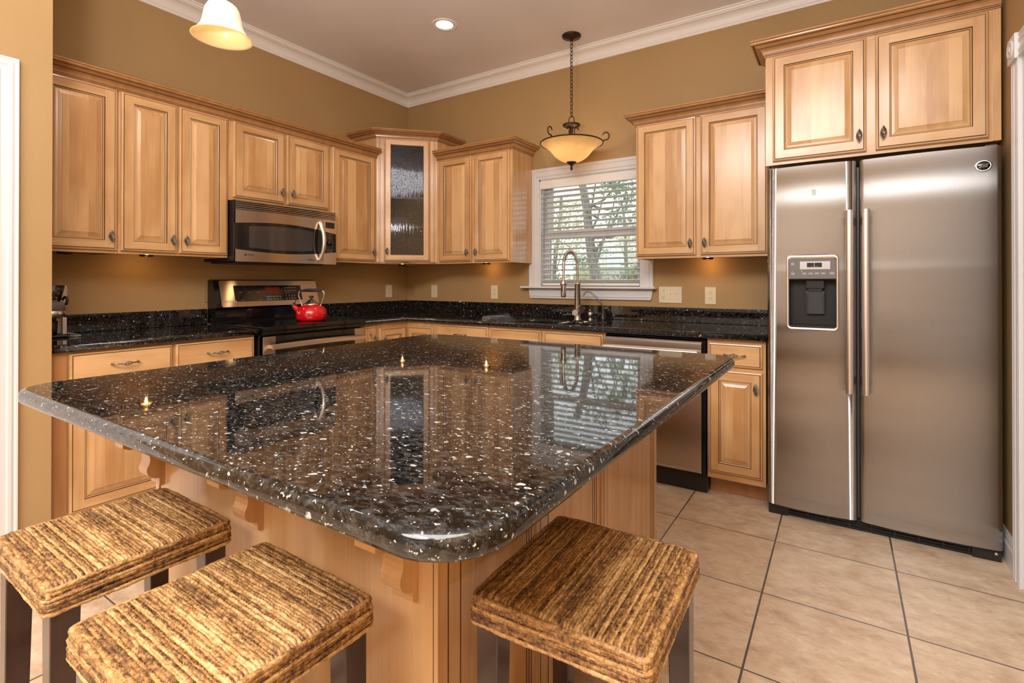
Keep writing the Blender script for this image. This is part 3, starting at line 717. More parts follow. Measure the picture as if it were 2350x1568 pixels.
bx(.056, .324, -.012, -.008, .056, .979).build('glass_pane', 'seeded_glass', gd)
hang('knob', KNOB, gd, (.027, -.02, .085))
crown(cc, [(.001, -K-.0005), (D0+.0002, -K-.0005), (K+.0005, -D0-.0002), (K+.0005, -.001)], 2.400-UZ, .80)
# glassware glimpsed behind the pane
def tumbler(label, x, y, r, hh, z):
    o = MB().lathe([(.0001, .001), (r*.82, .001), (r*.86, .004), (r, hh), (r-.003, hh), (r*.80, .008), (.0001, .008)], n=20).build('drinking_glass', 'clear_glass', loc=(x, y, z))
    return tag(o, label, 'glass', 'glasses in the corner cabinet')
tumbler('tall straight drinking glass, rightmost on the bottom shelf of the corner cabinet', .475, -.385, .030, .15, UZ+.0165)
tumbler('short drinking glass, leftmost on the bottom shelf of the corner cabinet', .355, -.500, .034, .085, UZ+.0165)
tumbler('short drinking glass in the middle of the bottom shelf of the corner cabinet', .420, -.440, .033, .090, UZ+.0165)
o = MB().lathe([(.0001, .0), (.04, .0), (.045, .004), (.085, .06), (.088, .075), (.083, .074), (.04, .008), (.0001, .008)], n=28).build('serving_bowl', 'silver_plastic', loc=(.345, -.435, 1.6715))
tag(o, 'pale bowl on the middle shelf of the glass corner cabinet', 'bowl')

# deep cabinet over the refrigerator
FD = .61
cf = back_unit('deep two-door maple cabinet above the refrigerator', 3.258, 4.190, [(3.293, 3.704, 'R'), (3.740, 4.148, 'L')], z0=1.812, z1=2.43, depth=FD, dz0=1.828, dz1=2.380)
crown(cf, [(0, -.38), (0, -FD-.0005), (4.190-3.258, -FD-.0005)], 2.389-1.812, .95)
sm = MB(); sm.box(.904, .9315, -FD-.006, -FD-.0002, 0, .575, mat=0)
sm.build('scribe_molding', WOODS, cf)

# base cabinets
BD, BT, TK = .61, .876, .10
def base_unit(label, loc, rot, w, name='base_cabinet', group='maple base cabinets', hollow=False):
    c = thing(name, label, 'cabinet', (loc[0], loc[1], 0), rot, group); m = MB()
    if hollow:
        m.box(.0005, .018, -BD+.019, -.001, TK, BT, mat=0); m.box(w-.018, w-.0005, -BD+.019, -.001, TK, BT, mat=0)
        m.box(.018, w-.018, -BD+.019, -.001, TK, TK+.018, mat=0); m.box(.018, w-.018, -.012, -.001, TK+.018, BT, mat=0)
    else: m.box(.0005, w-.0005, -BD+.019, -.001, TK, BT, mat=0)
    m.box(.0005, w-.0005, -BD+.075, -.001, 0.0005, TK, mat=5)
    m.box(.0005, .022, -BD, -BD+.019, TK, BT, mat=0); m.box(w-.022, w-.0005, -BD, -BD+.019, TK, BT, mat=0)
    m.box(.022, w-.022, -BD, -BD+.019, TK, TK+.045, mat=1); m.box(.022, w-.022, -BD, -BD+.019, BT-.030, BT, mat=1); m.box(.022, w-.022, -BD, -BD+.019, .70, .735, mat=1)
    m.box(.022, w-.022, -BD+.003, -BD+.019, TK+.045, BT-.03, mat=0)
    m.build('body', WOODS+['maple_filler'], c); return c
YB = -BD-.0008
c = base_unit('maple base cabinet with one drawer and wide door at the niche wall end', (0, -2.786), ROT_L, .490)
add_drawer(c, .066, .482, .728, .868, YB); add_door(c, .066, .482, .135, .712, YB, 'R', False)
bx(.004, .060, -BD-.006, -BD-.0002, .0, BT).build('filler_strip', 'maple_filler', c)
c = base_unit('maple base cabinet with drawer and door just left of the range', (0, -2.2955), ROT_L, .433)
add_drawer(c, .008, .421, .728, .868, YB); add_door(c, .008, .421, .135, .712, YB, 'L', False)
c = base_unit('narrow maple base cabinet with a slim door just right of the range', (0, -1.073), ROT_L, .148)
add_door(c, .010, .138, .135, .862, YB, 'R', False)
# corner unit with a folding two-leaf door set in the inside corner
c = thing('corner_base_cabinet', 'maple corner base cabinet with a folding door in the inside corner', 'cabinet', (0, 0, 0), 0, 'maple base cabinets')
m = MB(); Q = .924
m.prism([(.001, -.001), (Q-.009, -.001), (Q-.009, -BD), (BD, -BD), (BD, -Q), (.001, -Q)], TK, BT, 2, 0)
m.prism([(.001, -.001), (Q-.009, -.001), (Q-.009, -BD+.075), (BD-.075, -BD+.075), (BD-.075, -Q), (.001, -Q)], .0005, TK, 2, 5)
m.build('body', WOODS+['maple_filler'], c)
d_ = raised_door('door', .270, .705, c, (BD+.0008, -.906, .135)); d_.rotation_euler = (0, 0, ROT_L); hang('knob', KNOB, d_, (.035, -.02, .62))
raised_door('door', .270, .705, c, (BD+.022, -BD-.0008, .135))
def back_base(label, x0, x1, **k): return base_unit(label, (x0, 0), 0, x1-x0, **k)
c = back_base('maple base cabinet with drawer left of the sink cabinet', .9165, 1.4475)
add_drawer(c, .022, .516, .728, .868, YB); add_door(c, .022, .264, .135, .712, YB, 'R', False); add_door(c, .274, .516, .135, .712, YB, 'L', False)
c = back_base('wide maple sink cabinet with two plain false drawer fronts', 1.448, 2.344, hollow=True)
add_drawer(c, .015, .429, .728, .864, YB, False, 'false_front'); add_drawer(c, .456, .882, .728, .864, YB, False, 'false_front')
add_door(c, .015, .429, .135, .712, YB, 'R', False); add_door(c, .456, .882, .135, .712, YB, 'L', False)
c = back_base('narrow maple base cabinet with drawer and door between dishwasher and refrigerator', 2.958, 3.258)
add_drawer(c, .009, .285, .728, .858, YB); add_door(c, .009, .285, .137, .708, YB, 'R', False)

# ------------------------------------------------------------------ stone tops
GT, GB = .914, .8775
def edge_rings(z0, z1, r):
    """(inset, z) of a polished, eased edge from the underside to the top face."""
    e = [(r, z0)]+[(r-r*math.sin(a), z0+r-r*math.cos(a)) for a in [PI/2*i/4 for i in range(1, 5)]]
    e += [(r-r*math.cos(a), z1-r+r*math.sin(a)) for a in [PI/2*i/5 for i in range(0, 6)]]
    return e
def slab(name, outline, z0, z1, r, holes=(), round_edge=None, mat='granite_perimeter'):
    """Stone slab: OUTLINE counter-clockwise (x, y); edges in ROUND_EDGE are eased, the others cut square."""
    k = len(outline); P = [Vector(p) for p in outline]
    ro = [True]*k if round_edge is None else round_edge
    def inset(i, d):   # vertex i moved in by d on the eased edges only
        e0, e1 = (i-1) % k, i
        d0, d1 = (d if ro[e0] else 0), (d if ro[e1] else 0)
        a = (P[i]-P[i-1]).normalized(); b_ = (P[(i+1) % k]-P[i]).normalized()
        n0 = Vector((-a.y, a.x)); n1 = Vector((-b_.y, b_.x)); den = n0.x*n1.y-n0.y*n1.x
        if abs(den) < 1e-3: return P[i]+n1*max(d0, d1)
        x = (d0*n1.y-d1*n0.y)/den; y = (n0.x*d1-n1.x*d0)/den
        return P[i]+Vector((x, y))
    mb = MB(); rings = [[(*inset(i, d), z) for i in range(k)] for d, z in edge_rings(z0, z1, r)]
    vs = [v for rg in rings for v in rg]
    mb.add(vs, [(a*k+i, a*k+(i+1) % k, (a+1)*k+(i+1) % k, (a+1)*k+i) for a in range(len(rings)-1) for i in range(k)], 0, True)
    for z, ring, flip in ((z1, rings[-1], False), (z0, rings[0], True)):
        loops = [[Vector((v[0], v[1], 0)) for v in ring]]+[[Vector((*p, 0)) for p in hh_] for hh_ in holes]
        flat = [p for lp in loops for p in lp]; tri = geometry.tessellate_polygon(loops)
        mb.add([(p.x, p.y, z) for p in flat], [t[::-1] if flip else t for t in tri])
    for hh_ in holes:
        n = len(hh_); vs = [(*p, z0) for p in hh_]+[(*p, z1) for p in hh_]
        mb.add(vs, [(i, n+i, n+(i+1) % n, (i+1) % n) for i in range(n)], 0, True)
    return mb.build(name, mat, weld=True)
tag(slab('countertop', [(.001, -2.788), (.648, -2.788), (.648, -1.848), (.001, -1.848)], GB, GT, .013, round_edge=[False, True, True, False]),
    'black speckled granite countertop left of the range', 'countertop')
bowl1 = rrect(1.555, 1.930, -.585, -.265, .07, 5); bowl2 = rrect(1.955, 2.235, -.585, -.265, .07, 5)
tag(slab('countertop', [(.001, -1.070), (.648, -1.070), (.648, -.648), (3.262, -.648), (3.262, -.001), (.001, -.001)], GB, GT, .013,
         holes=[bowl1, bowl2], round_edge=[True, True, True, True, False, False]), 'black speckled granite countertop running from the range round the corner to the refrigerator', 'countertop')
tag(bx(.001, .021, -2.788, -1.845, GT+.0005, 1.016).build('backsplash', 'granite_perimeter', bevel=.002), 'low granite backsplash strip left of the range', 'backsplash')
tag(bx(.001, .021, -1.070, -.022, GT+.0005, 1.016).build('backsplash', 'granite_perimeter', bevel=.002), 'low granite backsplash strip from the range to the corner', 'backsplash')
tag(bx(.001, 3.262, -.021, -.001, GT+.0005, 1.016).build('backsplash', 'granite_perimeter', bevel=.002), 'long low granite backsplash strip under the window', 'backsplash')

# undermount double-bowl sink
sk = thing('sink', 'undermount double-bowl stainless sink below the window', 'sink', (1.9, -.42, GB-.001))
def bowl(x0, x1, y0, y1):
    m = MB(); lv = [(-.012, 0), (0, 0), (.004, -.03), (.012, -.15), (.05, -.185)]; rs = []
    for ins, z in lv: rs.append([(p[0]-1.9, p[1]+.42, z) for p in rrect(x0+ins, x1-ins, y0+ins, y1-ins, .07, 5)])
    k = len(rs[0]); vs = [v for r_ in rs for v in r_]
    m.add(vs, [(a*k+i, a*k+(i+1) % k, (a+1)*k+(i+1) % k, (a+1)*k+i) for a in range(len(rs)-1) for i in range(k)], 0, True)
    m.add(rs[-1], [list(range(k))]); b_ = m.build('basin', 'nickel', sk)
    MB().lathe([(.0001, .002), (.03, .002), (.042, .004), (.045, .0)], ((x0+x1)/2-1.9, (y0+y1)/2+.42, -.185), 20).build('drain', 'chrome', b_)
bowl(1.553, 1.932, -.587, -.263); bowl(1.953, 2.237, -.587, -.263)

# faucet with an open spring arch
fa = thing('kitchen_faucet', 'tall brushed spring-neck kitchen faucet behind the sink', 'faucet', (1.957, -.227, GT))
MB().lathe([(.0001, 0), (.030, 0), (.030, .004), (.026, .010), (.0235, .016), (.0225, .05), (.0225, .262), (.0235, .264), (.0235, .272), (.012, .275), (.0001, .275)], n=24).build('body', 'nickel', fa)
ctr = (-.112, .385); arch = [(0, .27), (0, .32), (-.004, .36)]
arch += [(-.112+.106*math.cos(a), .395+.105*math.sin(a)) for a in [PI*i/16 for i in range(0, 17)]] + [(-.219, .36), (-.220, .29)]
ap_ = [(0, y, z) for y, z in arch]
MB().tube(ap_, .0085, 12).build('hose', 'nickel', fa)
# spring: a helix carried along the hose
L_ = [0]
for i in range(1, len(ap_)): L_.append(L_[-1]+(Vector(ap_[i])-Vector(ap_[i-1])).length)
def on_path(t):
    for i in range(1, len(ap_)):
        if t <= L_[i] or i == len(ap_)-1:
            f_ = (t-L_[i-1])/(L_[i]-L_[i-1]); a, b_ = Vector(ap_[i-1]), Vector(ap_[i]); return a.lerp(b_, f_), (b_-a).normalized()
hel = []; t0, t1 = L_[1]-.005, L_[-1]-.062; turns = 44
for i in range(turns*10+1):
    t = t0+(t1-t0)*i/(turns*10); p, tn = on_path(t); sx_ = Vector((1, 0, 0)); ny = tn.cross(sx_); a = 2*PI*i/10
    hel.append(p+sx_*(.0125*math.cos(a))+ny*(.0125*math.sin(a)))
MB().tube(hel, .0021, 5).build('spring', 'nickel', fa)
wd = MB(); wd.lathe([(.0095, .115), (.012, .105), (.0175, .098), (.0185, .085), (.0185, .0), (.016, -.014), (.0001, -.014)], (0, -.222, .187), 20); wd.build('spray_head', 'nickel', fa)
bx(-.004, .004, -.243, -.238, .215, .255).build('spray_button', 'black_plastic', fa)
m = MB(); m.tube([(0, 0, .266), (0, -.20, .266)], .0055, 10); m.lathe([(.020, -.008), (.0235, -.008), (.0235, .008), (.020, .008), (.020, -.008)], (0, -.222, .266), 20); m.build('holder_arm', 'nickel', fa)
m = MB(); m.cyl((0, -.010, .058), (.012, -.066, .058), .022, 24); m.build('valve_knob', 'nickel', fa)
MB().tube([(.010, -.050, .070), (.030, -.052, .095), (.072, -.058, .135)], [.0045, .004, .0035], 8).build('lever', 'nickel', fa)
sd = thing('soap_dispenser', 'short nickel soap dispenser just right of the tall faucet', 'soap dispenser', (2.036, -.178, GT))
MB().lathe([(.0001, 0), (.021, 0), (.021, .004), (.012, .008), (.011, .022), (.019, .026), (.0195, .055), (.014, .060), (.006, .062), (.0001, .062)], n=20).build('body', 'nickel', sd)
MB().tube([(0, 0, .060), (.002, -.004, .070), (.005, -.022, .076)], [.005, .005, .0035], 8).build('spout', 'nickel', sd)
ff_ = thing('water_filter_faucet', 'thin curved bronze-nickel water filter faucet right of the soap dispenser', 'faucet', (2.098, -.089, GT))
MB().lathe([(.0001, 0), (.022, 0), (.022, .006), (.019, .010), (.019, .040), (.013, .048), (.007, .052), (.0001, .052)], n=20).build('base', 'black_plastic', ff_)
MB().tube([(0, 0, .045), (0, 0, .09), (-.008, -.008, .118), (-.030, -.014, .148), (-.062, -.022, .183), (-.088, -.030, .204), (-.106, -.040, .210), (-.120, -.052, .204), (-.128, -.062, .188), (-.131, -.066, .176)], [.0055]*8+[.0062, .0068], 10).build('spout', 'pewter', ff_)
MB().tube([(0, -.012, .046), (-.024, -.040, .036)], [.004, .006], 8).build('lever', 'pewter', ff_)

# ------------------------------------------------------------------ range
rg = thing('electric_range', 'freestanding stainless electric range with black glass top between the base cabinets', 'range', (0, -1.840, 0), ROT_L); RW = .764
def rl(m, name, mats, parent=None, **k): return m.build(name, mats, parent or rg, **k)
m = MB(); m.box(.001, RW-.001, -.615, -.020, .03, .895); m.box(.02, RW-.02, -.58, -.05, 0.0005, .03); rl(m, 'body', 'black_plastic', bevel=.003)
m = MB(); m.box(0.0, RW, -.665, -.055, .896, .924); m.box(.0, RW, -.66, -.62, .872, .8955); rl(m, 'cooktop', 'black_gloss', bevel=.006)
# backguard leaning back
bgp = [(-.120, .925), (-.112, .935), (-.112, 1.010), (-.128, 1.024), (-.075, 1.205), (-.05, 1.212), (-.012, 1.205), (-.012, .925)]
MB().prism(bgp, .002, RW-.002, 0, 0).build('backguard', 'black_gloss', rg, bevel=.003)
def lean(u, v, off=.0):   # point on the leaning control face: u across, v 0..1 up
    y = -.128+(.053)*v; z = 1.024+.181*v; return (u, y-.0025-off, z+.0007)
TILT = math.atan2(.053, .181)
def leanplate(m, u0, u1, v0, v1, off, th, mat=0, r=.0):
    pts = rrect(u0, u1, v0*.1886, v1*.1886, r, 4) if r else [(u0, v0*.1886), (u1, v0*.1886), (u1, v1*.1886), (u0, v1*.1886)]
    n = len(pts)
    a = [lean(p[0], p[1]/.1886, off) for p in pts]; b_ = [lean(p[0], p[1]/.1886, off-th) for p in pts]
    m.add(a+b_, [list(range(n))]+[(i, n+i, n+(i+1) % n, (i+1) % n) for i in range(n)], mat)
m = MB(); leanplate(m, .034, RW-.002, .01, .985, .003, .006, 0, .012); cf_ = rl(m, 'control_fascia', 'steel_range')
m = MB(); leanplate(m, .125, .625, .20, .80, .0045, .0015, 0, .006); cp_ = rl(m, 'control_panel', 'black_glass', cf_)
m = MB(); leanplate(m, .345, .452, .50, .73, .0052, .0008); m.build('display', 'led_red', rg)
for u, v in ((.165, .70), (.228, .70), (.290, .70), (.173, .42), (.298, .42)):
    vs = []
    ring = [lean(u+.018*math.cos(2*PI*i/20), v+.095*math.sin(2*PI*i/20), .0052) for i in range(20)]; MB().add(ring, [list(range(20))]).build('burner_dial', 'black_gloss', rg)
def lean_text(name, s_, u, v, size, mat, align='CENTER'):
    p = lean(u, v, .0054); return writing(name, s_, size, mat, rg, p, (PI/2-TILT, 0, 0), align)
for u, v in ((.165, .54), (.228, .54), (.290, .54), (.173, .24), (.298, .24)): lean_text('control_text', '-   Lo   +', u, v, .0070, 'ink_white')
for i, u in enumerate((.497, .519, .541, .563)):
    lean_text('control_text', '12345'[i], u, .38, .013, 'ink_white'); lean_text('control_text', '6789'[i], u, .27, .013, 'ink_white')
for k, (s_, v) in enumerate((('Bake  Broil  Clean  Timer  Clock', .70), ('Warm  Proof  Delay  Cook  Off', .58), ('Start   Set', .50))): lean_text('control_text', s_, .535 if k < 2 else .512, v, .0070, 'ink_white')
lean_text('control_text', 'Bake     Roast     Broil     Light', .413, .36, .0068, 'ink_white'); lean_text('control_text', 'Multi     Temp     Hi Lo     Lock', .413, .26, .0068, 'ink_white')
m = MB(); leanplate(m, .345, .368, .335, .385, .0056, .0004); leanplate(m, .345, .368, .235, .285, .0056, .0004); m.build('control_mark', 'ink_blue', rg)
lean_text('brand_mark', 'GE Profile', .052, .22, .020, 'ink_white', 'LEFT')
# oven door with stainless sides, dark glass and a bowed bar handle
m = MB(); m.box(.006, .086, -.655, -.617, .20, .862); m.box(RW-.086, RW-.006, -.655, -.617, .20, .862); m.box(.086, RW-.086, -.655, -.617, .20, .29)
od = rl(m, 'oven_door', 'steel_range', bevel=.003)
m = MB(); m.box(.0862, RW-.0862, -.656, -.6175, .2905, .825); m.box(.0862, RW-.0862, -.650, -.6175, .8255, .862); m.build('oven_window', 'black_glass', od)
m = MB(); n = 16; vs = []
for i in range(n+1):
    t = -1+2*i/n; x = RW/2+t*.345; y = -.700-.018*(1-t*t); z = .800+.018*(1-t*t)*.4
    vs += [(x, y, z-.018), (x, y-.012, z-.012), (x, y-.014, z+.010), (x, y, z+.018)]
m.add(vs, [(i*4+j, i*4+(j+1) % 4, (i+1)*4+(j+1) % 4, (i+1)*4+j) for i in range(n) for j in range(4)]+[(0, 3, 2, 1), tuple(n*4+j for j in range(4))], 0, False)
for sx_ in (.05, RW-.05): m.box(sx_-.012, sx_+.012, -.702, -.6555, .792, .812)
m.build('handle', 'handle_steel', od)
m = MB()
for i in range(26): z0 = .42+i*.016; m.add([(.0052, -.640, z0), (.0052, -.628, z0+.006), (.0052, -.628, z0+.011), (.0052, -.640, z0+.005)], [(0, 1, 2, 3)])
m.build('vent_slots', 'black_gloss', od)
rl(bx(.006, RW-.006, -.655, -.617, .035, .192), 'storage_drawer', 'steel_range', bevel=.004)

# red kettle on the back right burner
kt = thing('tea_kettle', 'shiny red enamel tea kettle with a black handle on the range top', 'kettle', (.425, -1.350, .9245), 0)
kp = [(.0001, .0), (.088, .0), (.094, .004), (.100, .014), (.1035, .035), (.102, .055), (.096, .075), (.084, .092), (.066, .105), (.050, .111), (.0001, .112)]
MB().lathe(kp, n=48).build('body', 'red_enamel', kt)
ld = MB().lathe([(.050, .109), (.051, .114), (.046, .119), (.034, .127), (.022, .139), (.012, .147), (.0001, .149)], n=36).build('lid', 'nickel', kt)
MB().lathe([(.0001, .147), (.007, .147), (.006, .156), (.015, .160), (.017, .166), (.012, .172), (.0001, .174)], n=20).build('lid_knob', 'black_plastic', ld)
hd = Vector((-.848, -.530, 0))
sp_ = [hd*.080+Vector((0, 0, .062)), hd*.108+Vector((0, 0, .082)), hd*.126+Vector((0, 0, .102))]
st_ = MB().tube(sp_, [.024, .019, .0165], 16).build('spout', 'red_enamel', kt)
MB().tube([hd*.122+Vector((0, 0, .097)), hd*.136+Vector((0, 0, .113))], [.0185, .017], 14).build('spout_cap', 'black_plastic', st_)
for sg in (1, -1):
    m = MB()
    m.tube([hd*sg*.066+Vector((0, 0, .106)), hd*sg*.074+Vector((0, 0, .125)), hd*sg*.090+Vector((0, 0, .175)), hd*sg*.088+Vector((0, 0, .198)), hd*sg*.074+Vector((0, 0, .209))], .0032, 8)
    m.sphere(tuple(hd*sg*.066+Vector((0, 0, .106))), .007, 6); m.build('handle_wire', 'chrome', kt)
MB().tube([hd*.078+Vector((0, 0, .208)), hd*.04+Vector((0, 0, .211)), Vector((0, 0, .211)), hd*-.04+Vector((0, 0, .211)), hd*-.078+Vector((0, 0, .208))], [.007, .0105, .012, .0105, .007], 12).build('handle_grip', 'black_plastic', kt)
MB().tube([hd*.118+Vector((0, 0, .118)), hd*.110+Vector((0, 0, .14)), hd*.085+Vector((0, 0, .165)), hd*.082+Vector((0, 0, .195))], .003, 6).build('spout_lever', 'black_plastic', kt)

# microwave hung under the short cabinet
MY0, MY1, MZ0, MZ1 = -1.8575, -1.1115, 1.322, 1.714
mw = thing('microwave', 'stainless over-the-range microwave with a curved black window', 'microwave', (0, MY0, MZ0), ROT_L); MWW = MY1-MY0; MH = MZ1-MZ0
m = MB(); m.box(.002, MWW-.002, -.372, -.001, .006, MH); m.box(.03, MWW-.10, -.360, -.03, -.006, .0055); m.build('body', 'black_plastic', mw, bevel=.002)
def fy(x): t = (x-MWW/2)/(MWW/2); return -.384-.022*(1-t*t)
XD = MWW-.125   # division between door and controls
def zt(x): t = (x-.0)/MWW; return .237+.030*math.sin(PI*min(1, max(0, (x+.06)/(MWW+.05))))-.008*t
def zb(x): return .087-.028*math.sin(PI*min(1, max(0, (x+.06)/(MWW+.05))))+.006*(x/MWW)
def bowed(m, xs, lo, hi, off=0.0, back=-.3725, mat=0):
    n = len(xs); fr = [(x, fy(x)-off, lo(x)) for x in xs]+[(x, fy(x)-off, hi(x)) for x in xs]; bk = [(x, back, lo(x)) for x in xs]+[(x, back, hi(x)) for x in xs]
    fs = [(i, i+1, n+i+1, n+i) for i in range(n-1)]; m.add(fr, fs, mat, True)
    for row in (0, n):
        m.add([fr[row+i] for i in range(n)]+[bk[row+i] for i in range(n)], [(i, i+1, n+i+1, n+i) for i in range(n-1)], mat)
    for e in (0, n-1): m.add([fr[e], fr[n+e], bk[n+e], bk[e]], [(0, 1, 2, 3)], mat)
def lin(a, b_, n): return [a+(b_-a)*i/n for i in range(n+1)]
GZ = .332
m = MB(); bowed(m, lin(.002, XD, 24), zt, lambda x: GZ-.002); bowed(m, lin(.002, XD, 24), lambda x: .002, zb)
md = m.build('door', 'steel_range', mw)
m = MB(); bowed(m, lin(.006, XD, 24), zb, zt, -.002); dw = m.build('door_window', 'black_glass', md)
m = MB(); bowed(m, lin(.085, XD-.085, 18), lambda x: zb(x)+.022, lambda x: zt(x)-.022, -.0012, -.380); m.build('window_screen', 'oven_glass', md)
m = MB(); xh = XD-.030; pts = []
for i in range(15):
    t = i/14; pts.append((xh+.006*math.sin(PI*t), fy(xh)-.004-.040*math.sin(PI*t)**.75, .030+.275*t))
m.tube(pts, [.012+.004*math.sin(PI*i/14) for i in range(15)], 12); m.build('handle', 'handle_steel', md)
m = MB(); bowed(m, lin(XD+.002, MWW-.002, 8), zt, lambda x: GZ-.002); cpn = m.build('control_panel', 'steel_range', mw)
m = MB(); bowed(m, lin(XD+.002, MWW-.002, 8), lambda x: .002, zb); m.build('lower_trim', 'steel_range', mw)
m = MB(); bowed(m, lin(XD+.002, MWW-.003, 8), zb, zt, -.002); m.build('keypad', 'black_glass', cpn)
m = MB(); bowed(m, lin(XD+.022, MWW-.020, 6), lambda x: .268, lambda x: .312, .0006); m.build('display', 'black_gloss', cpn)
xk = XD+.062; MB().lathe([(.020, 0), (.018, -.012), (.0001, -.013)], (xk, fy(xk)+.0005, .158), 24, axis='y').build('dial', 'black_gloss', cpn)
for k, (s_, z) in enumerate((('1 2 3', .222), ('4 5 6', .208), ('7 8 9', .194), ('Time  Cook', .108), ('Start  Off', .094))):
    writing('key_text', s_, .010, 'ink_grey', mw, (XD+.060, fy(XD+.06)-.0003, z), (PI/2, 0, 0))
m = MB()
for i in range(5):
    z = GZ+.002+i*.0118; bowed(m, lin(.002, MWW-.002, 24), lambda x, z=z: z, lambda x, z=z: z+.0055)
m.build('louver_grille', 'steel_range', mw)
writing('brand_mark', 'Profile', .016, 'ink_dark', mw, (.074, fy(.074)-.0016, .046), (PI/2, 0, -.085), 'LEFT')
MB().lathe([(.0001, -.001), (.0075, -.001), (.0075, .002)], (.060, fy(.060)-.001, .046), 20, axis='y').build('brand_badge', 'ink_dark', mw)
writing('door_text', 'CONVECTION', .009, 'ink_dark', mw, (XD-.10, fy(XD-.10)-.0012, .030), (PI/2, 0, .047))

# ------------------------------------------------------------------ refrigerator
FX0, FX1 = 3.2735, 4.179; FWD = FX1-FX0
fr_ = thing('refrigerator', 'tall stainless side-by-side refrigerator with an ice and water dispenser', 'refrigerator', (FX0, 0, 0))
m = MB(); m.box(.004, FWD-.004, -.625, -.03, .03, 1.755); m.build('body', 'grey_plastic', fr_, bevel=.004)
def fdoor(name, x0, x1, z0, z1, hole=None):
    """Door whose stainless face bows gently outward; HOLE (x0, x1, z0, z1) is left open."""
    m = MB(); w = x1-x0; rr = .020
    def yf(x):
        t = (x-x0)/w*2-1; e = min(x-x0, x1-x); b_ = 0
        if e < rr: b_ = rr-math.sqrt(max(0, rr*rr-(rr-e)**2))
        return -.690-.019*(1-t*t)+b_
    xs = sorted(set([x0+rr*(1-math.cos(PI/2*i/6)) for i in range(7)]+[x1-rr*(1-math.cos(PI/2*i/6)) for i in range(7)]+lin(x0+rr, x1-rr, 14)+([hole[0], hole[1]] if hole else [])))
    zs = [z0, z1] if not hole else [z0, hole[2], hole[3], z1]
    nx = len(xs)
    m.add([(x, yf(x), z) for z in zs for x in xs], [(k*nx+i, k*nx+i+1, (k+1)*nx+i+1, (k+1)*nx+i) for k in range(len(zs)-1) for i in range(nx-1)
          if not (hole and k == 1 and xs[i] >= hole[0]-1e-6 and xs[i+1] <= hole[1]+1e-6)], 0, True)
    for z, mt in ((z0, 1), (z1, 1)):
        m.add([(x, yf(x), z) for x in xs]+[(x1, -.628, z), (x0, -.628, z)], [list(range(len(xs)+2))], mt)
    for x in (x0, x1): m.add([(x, yf(x), z0), (x, yf(x), z1), (x, -.628, z1), (x, -.628, z0)], [(0, 1, 2, 3)], 1)
    return m.build(name, ['steel_fridge', 'grey_plastic'], fr_, fix=False), yf
DZ0, DZ1 = .058, 1.775
HOLE = (.090, .316, .956, 1.330)
ld_, yl = fdoor('freezer_door', .0, .389, DZ0, DZ1, HOLE)
rd_, yr = fdoor('fresh_food_door', .399, FWD, DZ0, DZ1)
# dispenser: bright surround, key panel, recess with paddle and drip tray
y0 = yl(.2)
hx0, hx1, hz0, hz1 = HOLE
sur = MB(); n = 6
o_ = rrect(hx0, hx1, hz0, hz1, .020, n); i_ = rrect(hx0+.013, hx1-.013, hz0+.016, hz1-.022, .012, n); k = len(o_)
sur.add([(p[0], yl(p[0])-.001, p[1]) for p in o_]+[(p[0], y0-.006, hz0+(p[1]-hz0)) for p in rrect(hx0+.005, hx1-.005, hz0+.006, hz1-.008, .016, n)]+[(p[0], y0+.012, p[1]) for p in i_],
        [(r_*k+i, r_*k+(i+1) % k, (r_+1)*k+(i+1) % k, (r_+1)*k+i) for r_ in range(2) for i in range(k)], 0, True)
dsp = sur.build('dispenser', 'handle_steel', ld_)
corner = MB()
for sx_, sz_ in ((hx0, hz0), (hx1, hz0), (hx0, hz1), (hx1, hz1)):
    ex = .021 if sx_ == hx0 else -.021; ez = .021 if sz_ == hz0 else -.021
    arc_ = [(sx_+ex-ex*math.cos(t), sz_+ez-ez*math.sin(t)) for t in [PI/2*i/6 for i in range(7)]]
    corner.add([(sx_, yl(sx_)+.0002, sz_)]+[(p[0], yl(p[0])+.0002, p[1]) for p in arc_], [list(range(8))])
corner.build('corner_fill', 'steel_fridge', ld_, fix=False)
kx0, kx1 = hx0+.012, hx1-.012; KP = 1.212
bx(kx0, kx1, y0+.010, y0+.050, KP, hz1-.018).build('key_panel', 'grey_plastic', dsp)
m = MB(); yb = y0+.072
m.box(kx0, kx1, yb, yb+.004, hz0+.02, KP); m.add([(kx0, y0+.01, hz0+.018), (kx0, yb, hz0+.018), (kx0, yb, KP), (kx0, y0+.01, KP)], [(0, 1, 2, 3)]); m.add([(kx1, y0+.01, hz0+.018), (kx1, yb, hz0+.018), (kx1, yb, KP), (kx1, y0+.01, KP)], [(0, 1, 2, 3)])
m.box(kx0, kx1, y0+.010, yb, KP-.004, KP-.0005)
m.build('recess', 'cavity_grey', dsp)
m = MB(); m.box(kx0, kx1, y0+.006, yb, hz0+.014, hz0+.024)
for i in range(9): m.box(kx0+.02+i*.018, kx0+.027+i*.018, y0+.012, yb-.01, hz0+.0241, hz0+.028)
m.build('drip_tray', 'cavity_grey', dsp)
xc = (hx0+hx1)/2+.012
m = MB(); m.box(xc-.040, xc+.040, y0+.030, yb-.001, KP-.050, KP-.005); m.prism([(xc-.032, KP-.050), (xc+.032, KP-.050), (xc+.026, KP-.062), (xc-.026, KP-.062)], y0+.028, yb-.001, 1); m.build('chute', 'cavity_grey', dsp, bevel=.003)
m = MB()
for sx_ in (-1, 1): m.add([(xc+sx_*.040, y0+.034, KP-.075), (xc+sx_*.032, y0+.032, KP-.075), (xc+sx_*.032, y0+.046, KP-.175), (xc+sx_*.040, y0+.048, KP-.175)], [(0, 1, 2, 3)])
